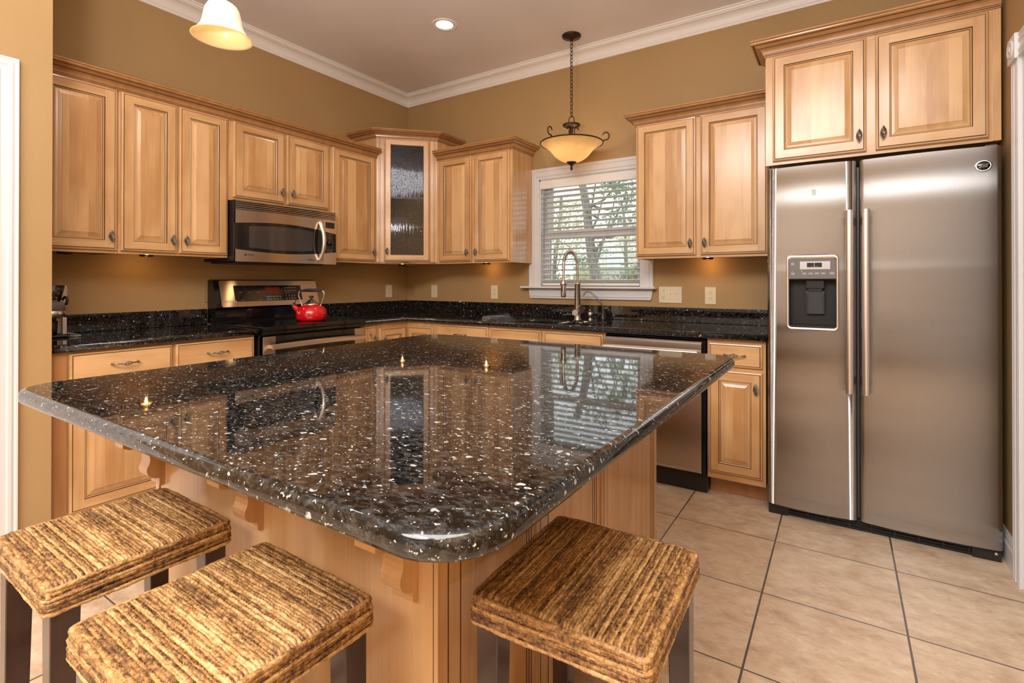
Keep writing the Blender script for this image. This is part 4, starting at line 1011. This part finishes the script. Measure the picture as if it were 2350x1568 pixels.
m.add([(xc-.033, y0+.036, KP-.062), (xc+.033, y0+.036, KP-.062), (xc+.033, y0+.050, KP-.176), (xc-.033, y0+.050, KP-.176)], [(0, 1, 2, 3)])
m.box(xc-.040, xc+.040, y0+.040, y0+.048, KP-.080, KP-.062); m.build('paddle', 'paddle_grey', dsp)
yk = y0+.0095
dpl = bx(hx0+.060, hx1-.036, yk-.0012, yk, 1.258, 1.297).build('display_frame', 'silver_plastic', dsp)
m = MB(); m.box(xc-.034, xc-.003, yk-.002, yk-.0005, 1.268, 1.290); m.box(xc-.001, xc+.030, yk-.002, yk-.0005, 1.268, 1.290); m.build('display', 'black_gloss', dsp)
writing('display_text', 'freezer   fridge', .0052, 'ink_grey', ld_, (xc-.002, yk-.0022, 1.2715), (PI/2, 0, 0))
for a in [(hx0+.070+i*.027, hx0+.090+i*.027, 1.232, 1.242) for i in range(4)]+[(hx0+.020, hx0+.036, 1.278, 1.292), (hx0+.020, hx0+.038, 1.230, 1.242), (hx1-.040, hx1-.018, 1.231, 1.244)]:
    bx(a[0], a[1], yk-.0008, yk, a[2], a[3]).build('key', 'ink_grey', dsp)
for i, s_ in enumerate(('water', 'crushed', 'cubed', 'light')): writing('key_text', s_, .0058, 'ink_white', ld_, (hx0+.080+i*.027, yk-.0010, 1.237), (PI/2, 0, 0))
writing('key_text', 'door\nalarm', .0055, 'ink_white', ld_, (hx0+.028, yk-.0010, 1.285), (PI/2, 0, 0))
writing('key_text', 'quick\nice', .0055, 'ink_white', ld_, (hx0+.029, yk-.0010, 1.235), (PI/2, 0, 0))
writing('key_text', 'lock\ncontrols', .0052, 'ink_white', ld_, (hx1-.029, yk-.0010, 1.237), (PI/2, 0, 0))
MB().sphere((hx0+.029, yk, 1.248), .0018, 5).build('indicator', 'led_red_dot', dsp); MB().sphere((hx0+.068, yk, 1.249), .0018, 5).build('indicator', 'led_green', dsp)
def fhandle(xc_, yf, parent):
    m = MB(); yy = yf(xc_)-.040; pr = [(.0165*math.cos(a), -.014*math.sin(a)) for a in [PI*i/10 for i in range(11)]]
    pr += [(-.0165, .010), (.0165, .010)]
    m.prism([(xc_+p[0], yy+p[1]) for p in pr], .668, 1.535, 2, 0, True); h_ = m.build('handle', 'handle_steel', parent)
    bx(xc_-.012, xc_+.012, yy+.008, yf(xc_)+.002, .700, .735).build('standoff', 'grey_plastic', h_); bx(xc_-.012, xc_+.012, yy+.008, yf(xc_)+.002, 1.470, 1.505).build('standoff', 'grey_plastic', h_)
fhandle(.3585, yl, ld_); fhandle(.4235, yr, rd_)
bdg = MB().lathe([(.0001, -.004), (.0195, -.004), (.0235, -.0055), (.0255, -.003), (.0255, .004)], (0, 0, 0), 36, axis='y').build('brand_badge', 'chrome', rd_, (.842, yr(.842)-.001, 1.692))
bdg.scale = (1.12, 1, 1)
MB().lathe([(.0001, -.0052), (.0185, -.0048), (.0195, -.0040)], (0, 0, 0), 32, axis='y').build('badge_center', 'black_gloss', bdg)
writing('brand_mark', 'GE', .021, 'ink_grey', rd_, (.842, yr(.842)-.0068, 1.692), (PI/2, 0, 0), 'CENTER', .0004, .3)
MB().prism(rrect(.202, .222, 1.622, 1.650, .006, 3), yl(.2)-.004, yl(.2)-.0005, 1).build('highlight_tab', 'clear_glass', ld_)  # small clear tab added where the door shows a highlight
m = MB(); m.box(.004, FWD-.004, -.655, -.600, .0005, .050)
for i in range(3): m.box(.09, FWD-.10, -.664, -.650, .010+i*.013, .015+i*.013)
for i in range(9): m.box(.09+i*.088, .096+i*.088, -.666, -.650, .008, .046)
m.box(.004, .090, -.672, -.64, .004, .050); m.box(FWD-.10, FWD-.004, -.672, -.64, .004, .050)
m.build('base_grille', 'black_plastic', fr_)
MB().lathe([(.0001, -.003), (.006, -.003), (.006, 0)], (FWD-.022, -.674, .036), 12, axis='y').build('roller_screw', 'chrome', fr_)
for x in (.03, FWD-.03): bx(x-.022, x+.022, -.66, -.59, 1.7555, 1.788).build('hinge_cover', 'grey_plastic', fr_, bevel=.006)

# ------------------------------------------------------------------ dishwasher
dwt = thing('dishwasher', 'stainless dishwasher with a bar handle under the counter beside the sink cabinet', 'dishwasher', (2.346, 0, 0)); DW = .609
m = MB(); m.box(.004, DW-.002, -.590, -.02, .10, .868); m.build('body', 'black_plastic', dwt)
m = MB()
pf = [(-.592, .118), (-.640, .118), (-.648, .135), (-.650, .775), (-.650, .80), (-.646, .845), (-.632, .862), (-.592, .862)]
m.prism(pf, .003, DW-.022, 0); m.build('door', 'steel_dishwasher', dwt, bevel=.002)
m = MB(); m.tube([(.012, -.690, .800), (DW-.034, -.690, .800)], .0125, 14)
for x in (.035, DW-.058): m.box(x-.01, x+.01, -.690, -.648, .793, .807)
m.build('handle', 'handle_steel', dwt)
m = MB(); m.box(DW-.020, DW-.002, -.636, -.02, .105, .868); m.build('side_strip', 'black_gloss', dwt)
bx(.003, DW-.002, -.600, -.540, .0005, .108).build('kick_plate', 'black_plastic', dwt)

# ------------------------------------------------------------------ island
IX0, IX1, IY0, IY1 = 1.800, 2.958, -2.840, -1.530
isl = thing('kitchen_island', 'maple island cabinet with carved corbels and paneled end under the big granite top', 'island', (2.38, -2.185, 0))
def li(m, name, mats=WOODS+['maple_filler'], **k):
    m.v = [(v[0]-2.38, v[1]+2.185, v[2]) for v in m.v]; return m.build(name, mats, isl, **k)
m = MB(); m.box(IX0+.002, IX1-.012, IY0+.006, IY1, .10, .8765, mat=0); m.box(IX0+.07, IX1-.075, IY0+.02, IY1-.07, .0005, .10, mat=5); li(m, 'body')
m = MB(); m.box(IX0+.020, IX1-.036, IY0, IY0+.0055, .0995, .8764, mat=0); li(m, 'seating_side_panel', ['maple_v']+WOODS[1:])
m = MB(); m.box(IX0, IX0+.0195, IY0-.004, IY0+.02, .0, .8764, mat=0); m.box(IX0+.0195, IX0+.0215, IY0-.0008, IY0+.01, .0, .876, mat=2); li(m, 'corner_stile')
# corner pilaster with glazed flutes, seen on both faces
m = MB(); m.box(IX1-.034, IX1, IY0-.004, IY0+.108, .0, .8764, mat=0)
for y in (IY0+.025, IY0+.062): m.box(IX1-.004, IX1+.0006, y-.0014, y+.0014, 0, .876, mat=2)
m.box(IX1-.0365, IX1-.0345, IY0-.001, IY0+.02, 0, .876, mat=2); m.box(IX1-.012, IX1-.0105, IY0-.0046, IY0, 0, .876, mat=2); li(m, 'corner_pilaster')
def end_panel(y0, y1, grooves):
    m = MB(); m.box(IX1-.0119, IX1-.0005, y0, y1, .10, .8764, mat=0)
    for g_ in grooves: m.box(IX1-.004, IX1+.0002, g_-.0016, g_+.0016, .10, .876, mat=2)
    li(m, 'end_panel')
end_panel(IY0+.109, -2.490, [-2.530, -2.519, -2.508])
end_panel(-2.4365, -2.095, [-2.425, -2.150, -2.137, -2.124]); end_panel(-2.0455, -1.530, [-2.037, -1.607, -1.588, -1.569])
for y0, y1 in ((-2.4895, -2.437), (-2.0945, -2.046)):
    m = MB(); m.box(IX1-.0119, IX1+.004, y0, y1, .10, .8764, mat=0); m.box(IX1-.012, IX1+.0046, y0+.017, y0+.0195, .10, .876, mat=2); li(m, 'pilaster')
# cabinet doors on the working side (towards the back wall) and plain left end
for k in range(3):
    d_ = raised_door('door', .370, .58, isl, (IX1-.025-k*.385-2.38, IY1+.0008+2.185, .13)); d_.rotation_euler = (0, 0, PI); hang('knob', KNOB, d_, (.03, -.02, .50))
    d_ = slab_front('drawer_front', .370, .135, isl, (IX1-.025-k*.385-2.38, IY1+.0008+2.185, .728)); d_.rotation_euler = (0, 0, PI); hang('pull', PULL, d_, (.185, -.02, .07))
cp = [(0, .8764), (.125, .8764), (.125, .800), (.114, .735), (.106, .728), (.106, .716), (.090, .708)]
cp += [(.090-.052*math.sin(a), .664+.044*math.cos(a)) for a in [PI/2*i/6 for i in range(1, 7)]]
cp += [(.040, .652), (.046, .640), (.047, .630), (.043, .618), (.034, .609), (.022, .604), (.014, .603), (.014, .584), (.009, .578), (0, .578)]
for x in (1.822, 2.350, 2.876):
    m = MB().prism([(IY0-.0005-d_, z) for d_, z in cp], x-.0275, x+.0275, 0, 0); li(m, 'corbel', bevel=.0015)
ol = []
X0, X1, Y0, Y1, r_ = 1.700, 3.268, -3.152, -1.492, .105
ol = rrect(X0, X1, Y0, Y1, r_, 14)
tag(slab('island_countertop', ol, GB, GT, .014, mat='granite'), 'large black speckled granite island top with rounded corners', 'countertop')

# ------------------------------------------------------------------ woven bar stools
def stool(label, loc, rot):
    t = thing('bar_stool', label, 'stool', loc, rot, 'woven bar stools')
    LX, LY, TOP, BOT = .180, .165, .618, .560; P_ = .0066; rr = .0042; rg_ = random.Random(5)
    m = MB(); m.box(-LX+.008, LX-.008, -LY+.008, LY-.008, BOT+.004, TOP-.006, mat=1)
    n = int(2*LY/P_)
    def rope(pts, r, phase, mat):
        k = len(pts); tw = rg_.uniform(.9, 1.3); sd_ = rg_.random()*50
        rad = [r*(1+.17*math.sin(i*2.2*tw+phase)+.10*math.sin(i*.47+sd_)) for i in range(k)]
        q = [Vector(p)+Vector((0, .0006*math.sin(i*.31+sd_)+.0003*math.sin(i*1.9), .0006*math.sin(i*.37+sd_*2)+.0004*math.sin(i*2.3))) for i, p in enumerate(pts)]
        m.tube(q, rad, 7, mat)
    for i in range(n+1):
        y = -LY+.002+(2*LY-.004)*i/n; e = rg_.uniform(-.001, .001); zt_ = TOP-rr+rg_.uniform(-.0012, .0008)
        edge = .006 if i in (0, n) else (.002 if i in (1, n-1) else 0)
        pts = [(-LX-.001, y, BOT+.036), (-LX-.001, y, TOP-.014), (-LX+.004, y, zt_-.003-edge)]
        pts += [(x, y+e, zt_-edge) for x in lin(-LX+.010, LX-.010, 100)] + [(LX-.004, y, zt_-.003-edge), (LX+.001, y, TOP-.014), (LX+.001, y, BOT+.036)]
        rope(pts, rr*rg_.uniform(.9, 1.1), rg_.random()*6, 0)
    for k in range(6):
        z = BOT+.004+k*.0090; g_ = .0035 if k < 4 else .0015; per = []
        oc = rrect(-LX-g_, LX+g_, -LY-g_, LY+g_, .012, 3)
        for i in range(len(oc)):
            a, b_ = Vector(oc[i]), Vector(oc[(i+1) % len(oc)]); ns = max(1, int((b_-a).length/.0055))
            for j_ in range(ns): q = a.lerp(b_, j_/ns); per.append((q.x, q.y, z+.0012*math.sin(len(per)*.21+k*2)))
        kk = len(per); rad = [.0055*(1+.08*math.sin(i*2.2+k)+.07*math.sin(i*.61+k*3)) for i in range(kk)]
        m.tube([Vector(p) for p in per], rad, 7, 1, closed=True)
    m.build('woven_seat', ['rope_top', 'rope_side'], t, fix=False)
    for sx_ in (-1, 1):
        for sy_ in (-1, 1):
            x, y = sx_*(LX-.028), sy_*(LY-.028); a, b_ = .0235, .0180; q = sx_*.006; v = sy_*.006; l = MB()
            l.add([(x-b_+q, y-b_+v, 0), (x+b_+q, y-b_+v, 0), (x+b_+q, y+b_+v, 0), (x-b_+q, y+b_+v, 0), (x-a, y-a, BOT+.006), (x+a, y-a, BOT+.006), (x+a, y+a, BOT+.006), (x-a, y+a, BOT+.006)],
                  [(0, 3, 2, 1), (4, 5, 6, 7), (0, 1, 5, 4), (1, 2, 6, 5), (2, 3, 7, 6), (3, 0, 4, 7)])
            l.build('leg', 'dark_stain', t, bevel=.002)
    m = MB()
    for sx_ in (-1, 1): m.box(sx_*(LX-.026)-.009, sx_*(LX-.026)+.009, -LY+.045, LY-.045, .20, .228)
    m.build('stretcher', 'dark_stain', t); m = MB()
    for sy_ in (-1, 1): m.box(-LX+.045, LX-.045, sy_*(LY-.026)-.009, sy_*(LY-.026)+.009, .15, .178)
    m.build('stretcher', 'dark_stain', t)
    return t
s1 = stool('woven rope bar stool at the plain island side, nearest the white door casing', (2.148, -3.062, 0), -.018)
dup(s1, (2.678, -3.082, 0), -.022, 'woven rope bar stool in front of the island front, between the other two stools')
dup(s1, (3.175, -2.625, 0), PI/2+.033, 'woven rope bar stool at the paneled end of the island nearest the refrigerator')

# ------------------------------------------------------------------ lamps
ch = thing('pendant_lamp', 'bronze bowl pendant with amber glass hanging on a chain over the sink', 'pendant lamp', (1.929, -.270, ZC))
MB().lathe([(.0001, -.038), (.012, -.036), (.016, -.028), (.030, -.022), (.066, -.012), (.070, -.005), (.070, -.0005), (.0001, -.0005)], n=32).build('ceiling_canopy', 'bronze', ch)
ck = MB(); z = -.035; i = 0
while z > -.575:
    pts = []
    for k in range(14):
        a = 2*PI*k/14; u, v = .0085*math.cos(a), .0165*math.sin(a)
        pts.append((u if i % 2 else u*.35, u*.35 if i % 2 else u, z-.0165+v))
    ck.tube(pts, .0022, 5, closed=True); z -= .0262; i += 1
ck.tube([(.004, .003, -.03), (-.005, .002, -.2), (.005, -.003, -.4), (0, 0, -.60)], .0016, 5)
ck.build('chain', 'bronze', ch)
CZ = -(ZC-2.340)    # cap height below the ceiling
m = MB(); m.tube([(.022*math.cos(a), 0, CZ+.035+.030*math.sin(a)) for a in [PI*(i/12*1.3-.15) for i in range(13)]], .0035, 7); m.build('loop', 'bronze', ch)
m = MB(); m.lathe([(.0001, .016), (.020, .012), (.045, .010), (.064, .004), (.066, -.002), (.058, -.010), (.030, -.018), (.012, -.024), (.0001, -.024)], (0, 0, CZ), 32); m.lathe([(.010, -.02), (.010, -.12)], (0, 0, CZ), 12); m.build('hub', 'bronze', ch)
RZ = -(ZC-2.206); RB = .228
for k in range(3):
    a0 = 2*PI*k/3+.35; ca, sa = math.cos(a0), math.sin(a0); m = MB()
    prof = [(.052, CZ-.040), (.046, CZ-.026), (.030, CZ-.022), (.018, CZ-.040), (.024, CZ-.066), (.052, CZ-.094), (.10, CZ-.110), (RB-.012, RZ+.004)]
    m.tube([(r_*ca, r_*sa, z_) for r_, z_ in prof], .0045, 7)
    sc = [(RB, RZ+.002)]+[(RB+.020+.024*math.cos(a), RZ+.040+.028*math.sin(a)) for a in [-PI*.62+i*PI*1.55/12 for i in range(13)]]
    m.tube([(r_*ca, r_*sa, z_) for r_, z_ in sc], [.0048]*12+[.004, .003], 7); m.build('scroll_arm', 'bronze', ch)
m = MB(); pr = [(RB+.004*math.cos(a), RZ+.005*math.sin(a)) for a in [2*PI*i/8 for i in range(9)]]; m.lathe(pr, n=56); m.build('rim_ring', 'bronze', ch)
bo = [((RB-.003)*a_, -.140*f_) for f_, a_ in ((0, 1), (.06, .945), (.13, .875), (.22, .79), (.33, .71), (.45, .645), (.57, .59), (.68, .525), (.79, .44), (.88, .35), (.95, .25), (1, .08))]
MB().lathe([(r_, RZ+z_) for r_, z_ in bo], n=56).build('glass_bowl', 'amber_glass', ch, fix=False)
m = MB(); m.lathe([(r_, z_+.014) for r_, z_ in ((.0001, -.146), (.036, -.148), (.037, -.154), (.030, -.160), (.016, -.170), (.009, -.178), (.006, -.184), (.009, -.190), (.010, -.198), (.006, -.206), (.0015, -.214), (.0001, -.214))], (0, 0, RZ), 24); m.lathe([(.004, -.15), (.004, 0), (.004, .08)], (0, 0, RZ), 8); m.build('finial', 'bronze', ch)
for k in range(2):
    a0 = .9+PI*k; m = MB(); m.sphere((.065*math.cos(a0), .065*math.sin(a0), RZ-.024), .022, 7, 0, 1.3); m.build('bulb', 'bulb_glow', ch)
    point_light('bulb_light', (1.929+.065*math.cos(a0), -.270+.065*math.sin(a0), ZC+RZ-.010), .95, (1.0, .72, .40), .03)

bp_x, bp_y, RIM = 2.248, -2.876, 1.826
be = thing('bell_pendant', 'cream glass bell pendant hanging over the left part of the island', 'pendant lamp', (bp_x, bp_y, RIM))
ob = [(.0705, .000), (.0655, .0035), (.0575, .012), (.0495, .025), (.0450, .040), (.0425, .056), (.0395, .070), (.0340, .081), (.0250, .0885), (.0165, .0915)]
MB().lathe(ob, n=48).build('glass_bell', 'cream_glass', be, fix=False)
MB().lathe([(.0705, .000), (.0682, -.0012), (.0635, .0025)]+[(r_-.003, z_-.0008) for r_, z_ in ob[2:]], n=48).build('glass_lining', 'amber_lining', be, fix=False)
m = MB(); m.lathe([(.0165, .086), (.021, .091), (.021, .098), (.018, .101), (.018, .125), (.012, .132), (.005, .136), (.005, ZC-RIM-.02)], n=20); m.build('socket_and_stem', 'nickel', be)
MB().lathe([(.005, ZC-RIM-.022), (.055, ZC-RIM-.014), (.060, ZC-RIM-.001), (.0001, ZC-RIM-.001)], n=28).build('ceiling_canopy', 'nickel', be)
MB().sphere((0, 0, .056), .017, 8, 0, 1.25).build('bulb', 'bulb_soft', be)
point_light('bulb_light', (bp_x, bp_y, RIM+.030), .05, (1.0, .82, .58), .02)

rl_ = thing('recessed_light', 'round recessed ceiling light with a lit lens', 'ceiling light', (1.247, -.882, ZC))
MB().lathe([(.090, -.0005), (.090, -.004), (.084, -.006), (.066, -.003), (.058, -.0008)], n=40).build('trim_ring', 'crown_white', rl_)
MB().lathe([(.0001, -.0012), (.0585, -.0012), (.0585, -.0006)], n=40).build('lens', 'bulb_glow', rl_)
point_light('recessed_and_fill_glow', (1.247, -.882, ZC-.03), 12, WARM, .05, 2.3, (1.247, -.882, 0))

pk = None
for i, (x, y, lab, pw) in enumerate(((.13, -2.60, 'small round puck light under the end wall cabinet', .0), (.15, -2.24, 'small round puck light under the two-door cabinet left of the microwave', .9),
        (.30, -.36, 'small round puck light under the glass corner cabinet', .5), (1.03, -.10, 'small round puck light under the cabinet left of the window', .9),
        (2.85, -.10, 'small round puck light under the cabinet right of the window', 1.1))):
    zz = UZ+.0115 if i != 2 else UZ-.0005
    t = thing('puck_light', lab, 'puck light', (x, y, zz), 0, 'under-cabinet puck lights')
    MB().lathe([(.034, .0), (.034, -.014), (.031, -.017), (.027, -.014)], n=28).build('housing', 'black_plastic', t)
    MB().lathe([(.0001, -.0135), (.0275, -.0135)], n=24).build('lens', 'puck_glow' if pw else 'black_gloss', t)
    if pw: point_light('puck_glow_light', (x, y, zz-.03), pw*.42, (1.0, .54, .18), .006)
point_light('hood_lamp', (.30, -1.60, 1.312), .8, (1.0, .66, .30), .02, 2.4, (.22, -1.60, 0))

# ------------------------------------------------------------------ window blind
bl = thing('window_blind', 'white horizontal slat blind with open slats inside the kitchen window', 'blind', (1.9295, .035, 1.16))
m = MB(); m.prism([(-.040, .790), (-.046, .795), (-.046, .850), (-.040, .858), (-.022, .857), (-.022, .790)], -.420, .420, 0); m.box(-.410, .410, -.018, .036, .815, .856); m.build('headrail', 'blind_white', bl)
m = MB(); zs_ = [.046+.0425*i for i in range(18)]; tl = .17
for z in zs_:
    pts = [(-.0245, 0.0), (-.012, .0022), (0, .003), (.012, .0022), (.0245, 0.0)]
    up_ = [(p[0], z+p[1]+-p[0]*tl+.0014) for p in pts]; dn = [(p[0], z+p[1]+-p[0]*tl-.0014) for p in pts][::-1]
    m.prism(up_+dn, -.412, .412, 0)
m.build('slats', 'blind_white', bl)
m = MB(); m.box(-.412, .412, -.022, .022, .004, .024); m.build('bottom_rail', 'blind_white', bl, bevel=.003)
m = MB()
for x in (-.34, -.13, .13, .34):
    for y in (-.026, .026): m.tube([(x, y, .01), (x, y, .82)], .0009, 5)
    m.tube([(x+.008, 0, .01), (x+.008, 0, .82)], .0010, 5)
m.build('ladder_cords', 'cord_white', bl)
MB().tube([(-.385, -.040, .83), (-.385, -.041, .30)], .0035, 8).build('tilt_wand', 'clear_glass', bl)
m = MB()
for x in (.383, .391, .399): m.tube([(x, -.052, .82), (x, -.055, .17)], .0010, 5); m.lathe([(.0015, .028), (.004, .02), (.006, 0), (.004, -.001), (.0001, -.001)], (x, -.055, .145), 10)
m.build('pull_cord', 'cord_white', bl)

# ------------------------------------------------------------------ wall plates
def plate(name, label, cat, loc, rot, w, hgt, mat='almond', group=None):
    t = thing(name, label, cat, loc, rot, group); MB().prism([(-w/2, -hgt/2), (w/2, -hgt/2), (w/2, hgt/2), (-w/2, hgt/2)], -.006, -.0005, 1).build('plate', mat, t, bevel=.0025); return t
def socket_faces(t, mat='almond'):
    for sz in (-1, 1):
        f_ = MB().prism(rrect(-.0165, .0165, sz*.0195-.0145, sz*.0195+.0145, .008, 4), -.0075, -.0055, 1).build('socket', mat, t)
        h_ = MB()
        for sx_ in (-1, 1): h_.box(sx_*.0063-.0012, sx_*.0063+.0012, -.0079, -.0070, sz*.0195-.001, sz*.0195+.007)
        h_.lathe([(.0001, -.0079), (.0024, -.0079), (.0024, -.0070)], (0, 0, sz*.0195-.0075), 10, axis='y'); h_.build('slots', 'almond_dark', f_)
def outlet(label, loc, rot, mat='almond'):
    t = plate('wall_outlet', label, 'outlet', loc, rot, .071, .116, mat, 'duplex outlets above the counter'); socket_faces(t, mat)
    MB().lathe([(.0001, -.0068), (.0028, -.0066), (.003, -.005)], (0, 0, 0), 10, axis='y').build('screw', 'almond_dark', t); return t
outlet('almond duplex outlet on the left wall between range and corner', (0, -.243, 1.108), ROT_L)
outlet('almond duplex outlet on the back wall nearest the corner', (.351, 0, 1.106), 0)
outlet('almond duplex outlet on the back wall just left of the window', (1.046, 0, 1.106), 0)
outlet('almond duplex outlet on the left wall behind the coffee grinder', (0, -2.592, 1.118), ROT_L)
t = plate('wall_outlet', 'almond square-faced outlet between the switches and the refrigerator', 'outlet', (2.846, 0, 1.102), 0, .071, .116, group='duplex outlets above the counter')
MB().prism([(-.0165, -.033), (.0165, -.033), (.0165, .033), (-.0165, .033)], -.0072, -.0055, 1).build('insert', 'almond', t)
m = MB()
for z in (.019, -.019):
    for sx_ in (-1, 1): m.box(sx_*.0063-.0011, sx_*.0063+.0011, -.0077, -.0068, z-.001, z+.007)
    m.lathe([(.0001, -.0077), (.0024, -.0077), (.0024, -.0068)], (0, 0, z-.0075), 10, axis='y')
m.build('slots', 'almond_dark', t)
t = plate('light_switch', 'wide almond three-gang switch plate right of the window', 'light switch', (2.5735, 0, 1.104), 0, .160, .114)
for i, x in enumerate((-.046, 0, .046)):
    s_ = MB().prism([(x-.005, -.012), (x+.005, -.012), (x+.005, .012), (x-.005, .012)], -.0068, -.0055, 1).build('slot', 'almond_dark' if i == 9 else 'almond', t)
    MB().prism([(-.006, -.010), (-.0145, -.0025 if i else -.013), (-.0145, .004 if i else -.0065), (-.006, .005 if i else -.003)] if not i else [(-.006, .010), (-.0145, .013), (-.0145, .0065), (-.006, .003)], x-.0042, x+.0042, 0).build('toggle', 'almond', t)
    m = MB()
    for z in (-.030, .030): m.lathe([(.0001, -.0068), (.0028, -.0066), (.003, -.005)], (x, 0, z), 10, axis='y')
    m.build('screw', 'almond_dark' if i == 0 else 'almond', t)
    bx(x-.016, x+.016, -.0066, -.0055, .015, .021).build('paper_label', 'paper_white', t)
    writing('label_text', ('disposal', 'sink', 'under cab')[i], .0058, 'ink_dark', t, (x, -.0068, .018), (PI/2, 0, 0))
t = plate('phone_plate', 'tan painted phone jack plate tucked in the wall corner', 'wall plate', (.053, 0, 1.118), 0, .071, .114, 'tan_plate')
MB().lathe([(.0001, -.0085), (.004, -.0085), (.005, -.0055)], (0, 0, 0), 12, axis='y').build('jack', 'almond_dark', t)
plate('blank_plate', 'tan painted blank wall plate left of the range', 'wall plate', (0, -1.800, 1.115), ROT_L, .105, .114, 'tan_plate')

# ------------------------------------------------------------------ coffee grinder at the end of the left counter
gr = thing('coffee_grinder', 'steel coffee grinder with a clear hopper of beans on the left counter', 'coffee grinder', (.215, -2.676, GT))
m = MB(); m.box(-.045, .060, -.050, .056, .0005, .014); m.build('foot', 'black_plastic', gr, bevel=.006)
bx(-.040, -.012, .022, .050, .0145, .100).build('rear_column', 'handle_steel', gr, bevel=.004); bx(.012, .034, .034, .052, .0145, .100).build('stand', 'handle_steel', gr, bevel=.003)
MB().lathe([(.046, .0), (.054, .006), (.055, .034), (.052, .036), (.0001, .036)], (0, 0, .1005), 32).build('collar', 'nickel', gr)
MB().lathe([(.052, .0), (.056, .012), (.053, .035), (.044, .044), (.0001, .044)], (0, 0, .1370), 32).build('motor_housing', 'grey_plastic', gr)
MB().lathe([(.034, .0), (.040, .02), (.052, .082), (.050, .082), (.038, .02), (.032, .001)], (0, 0, .1815), 32).build('hopper', 'clear_glass', gr)
m = MB(); rg_ = random.Random(3)
for _ in range(90):
    a, q = rg_.random()*2*PI, rg_.random()**.5; z_ = .190+rg_.random()*.046; r_ = (.030+(z_-.19)*.22)*q; m.sphere((r_*math.cos(a), r_*math.sin(a), z_), .0055, 3, 0, .7)
o = m.build('coffee_beans', 'coffee_bean', gr); o['kind'] = 'stuff'
MB().tube([(.046, .030, .190), (.058, .036, .206), (.068, .040, .205), (.073, .042, .190), (.064, .040, .165)], .006, 8).build('hook_handle', 'black_plastic', gr)
MB().tube([(-.02, .055, .02), (-.01, .085, .012), (.02, .105, .006), (.06, .100, .005), (.075, .080, .005), (.05, .060, .006)], .0028, 7).build('power_cord', 'silver_plastic', gr)
g2 = MB().lathe([(.0001, .0), (.030, .0), (.034, .004), (.037, .070), (.034, .070), (.030, .006), (.0001, .005)], n=24).build('coffee_jar', 'clear_glass', loc=(.232, -2.692, GT+.0145))
tag(g2, 'small clear jar under the coffee grinder spout', 'jar')
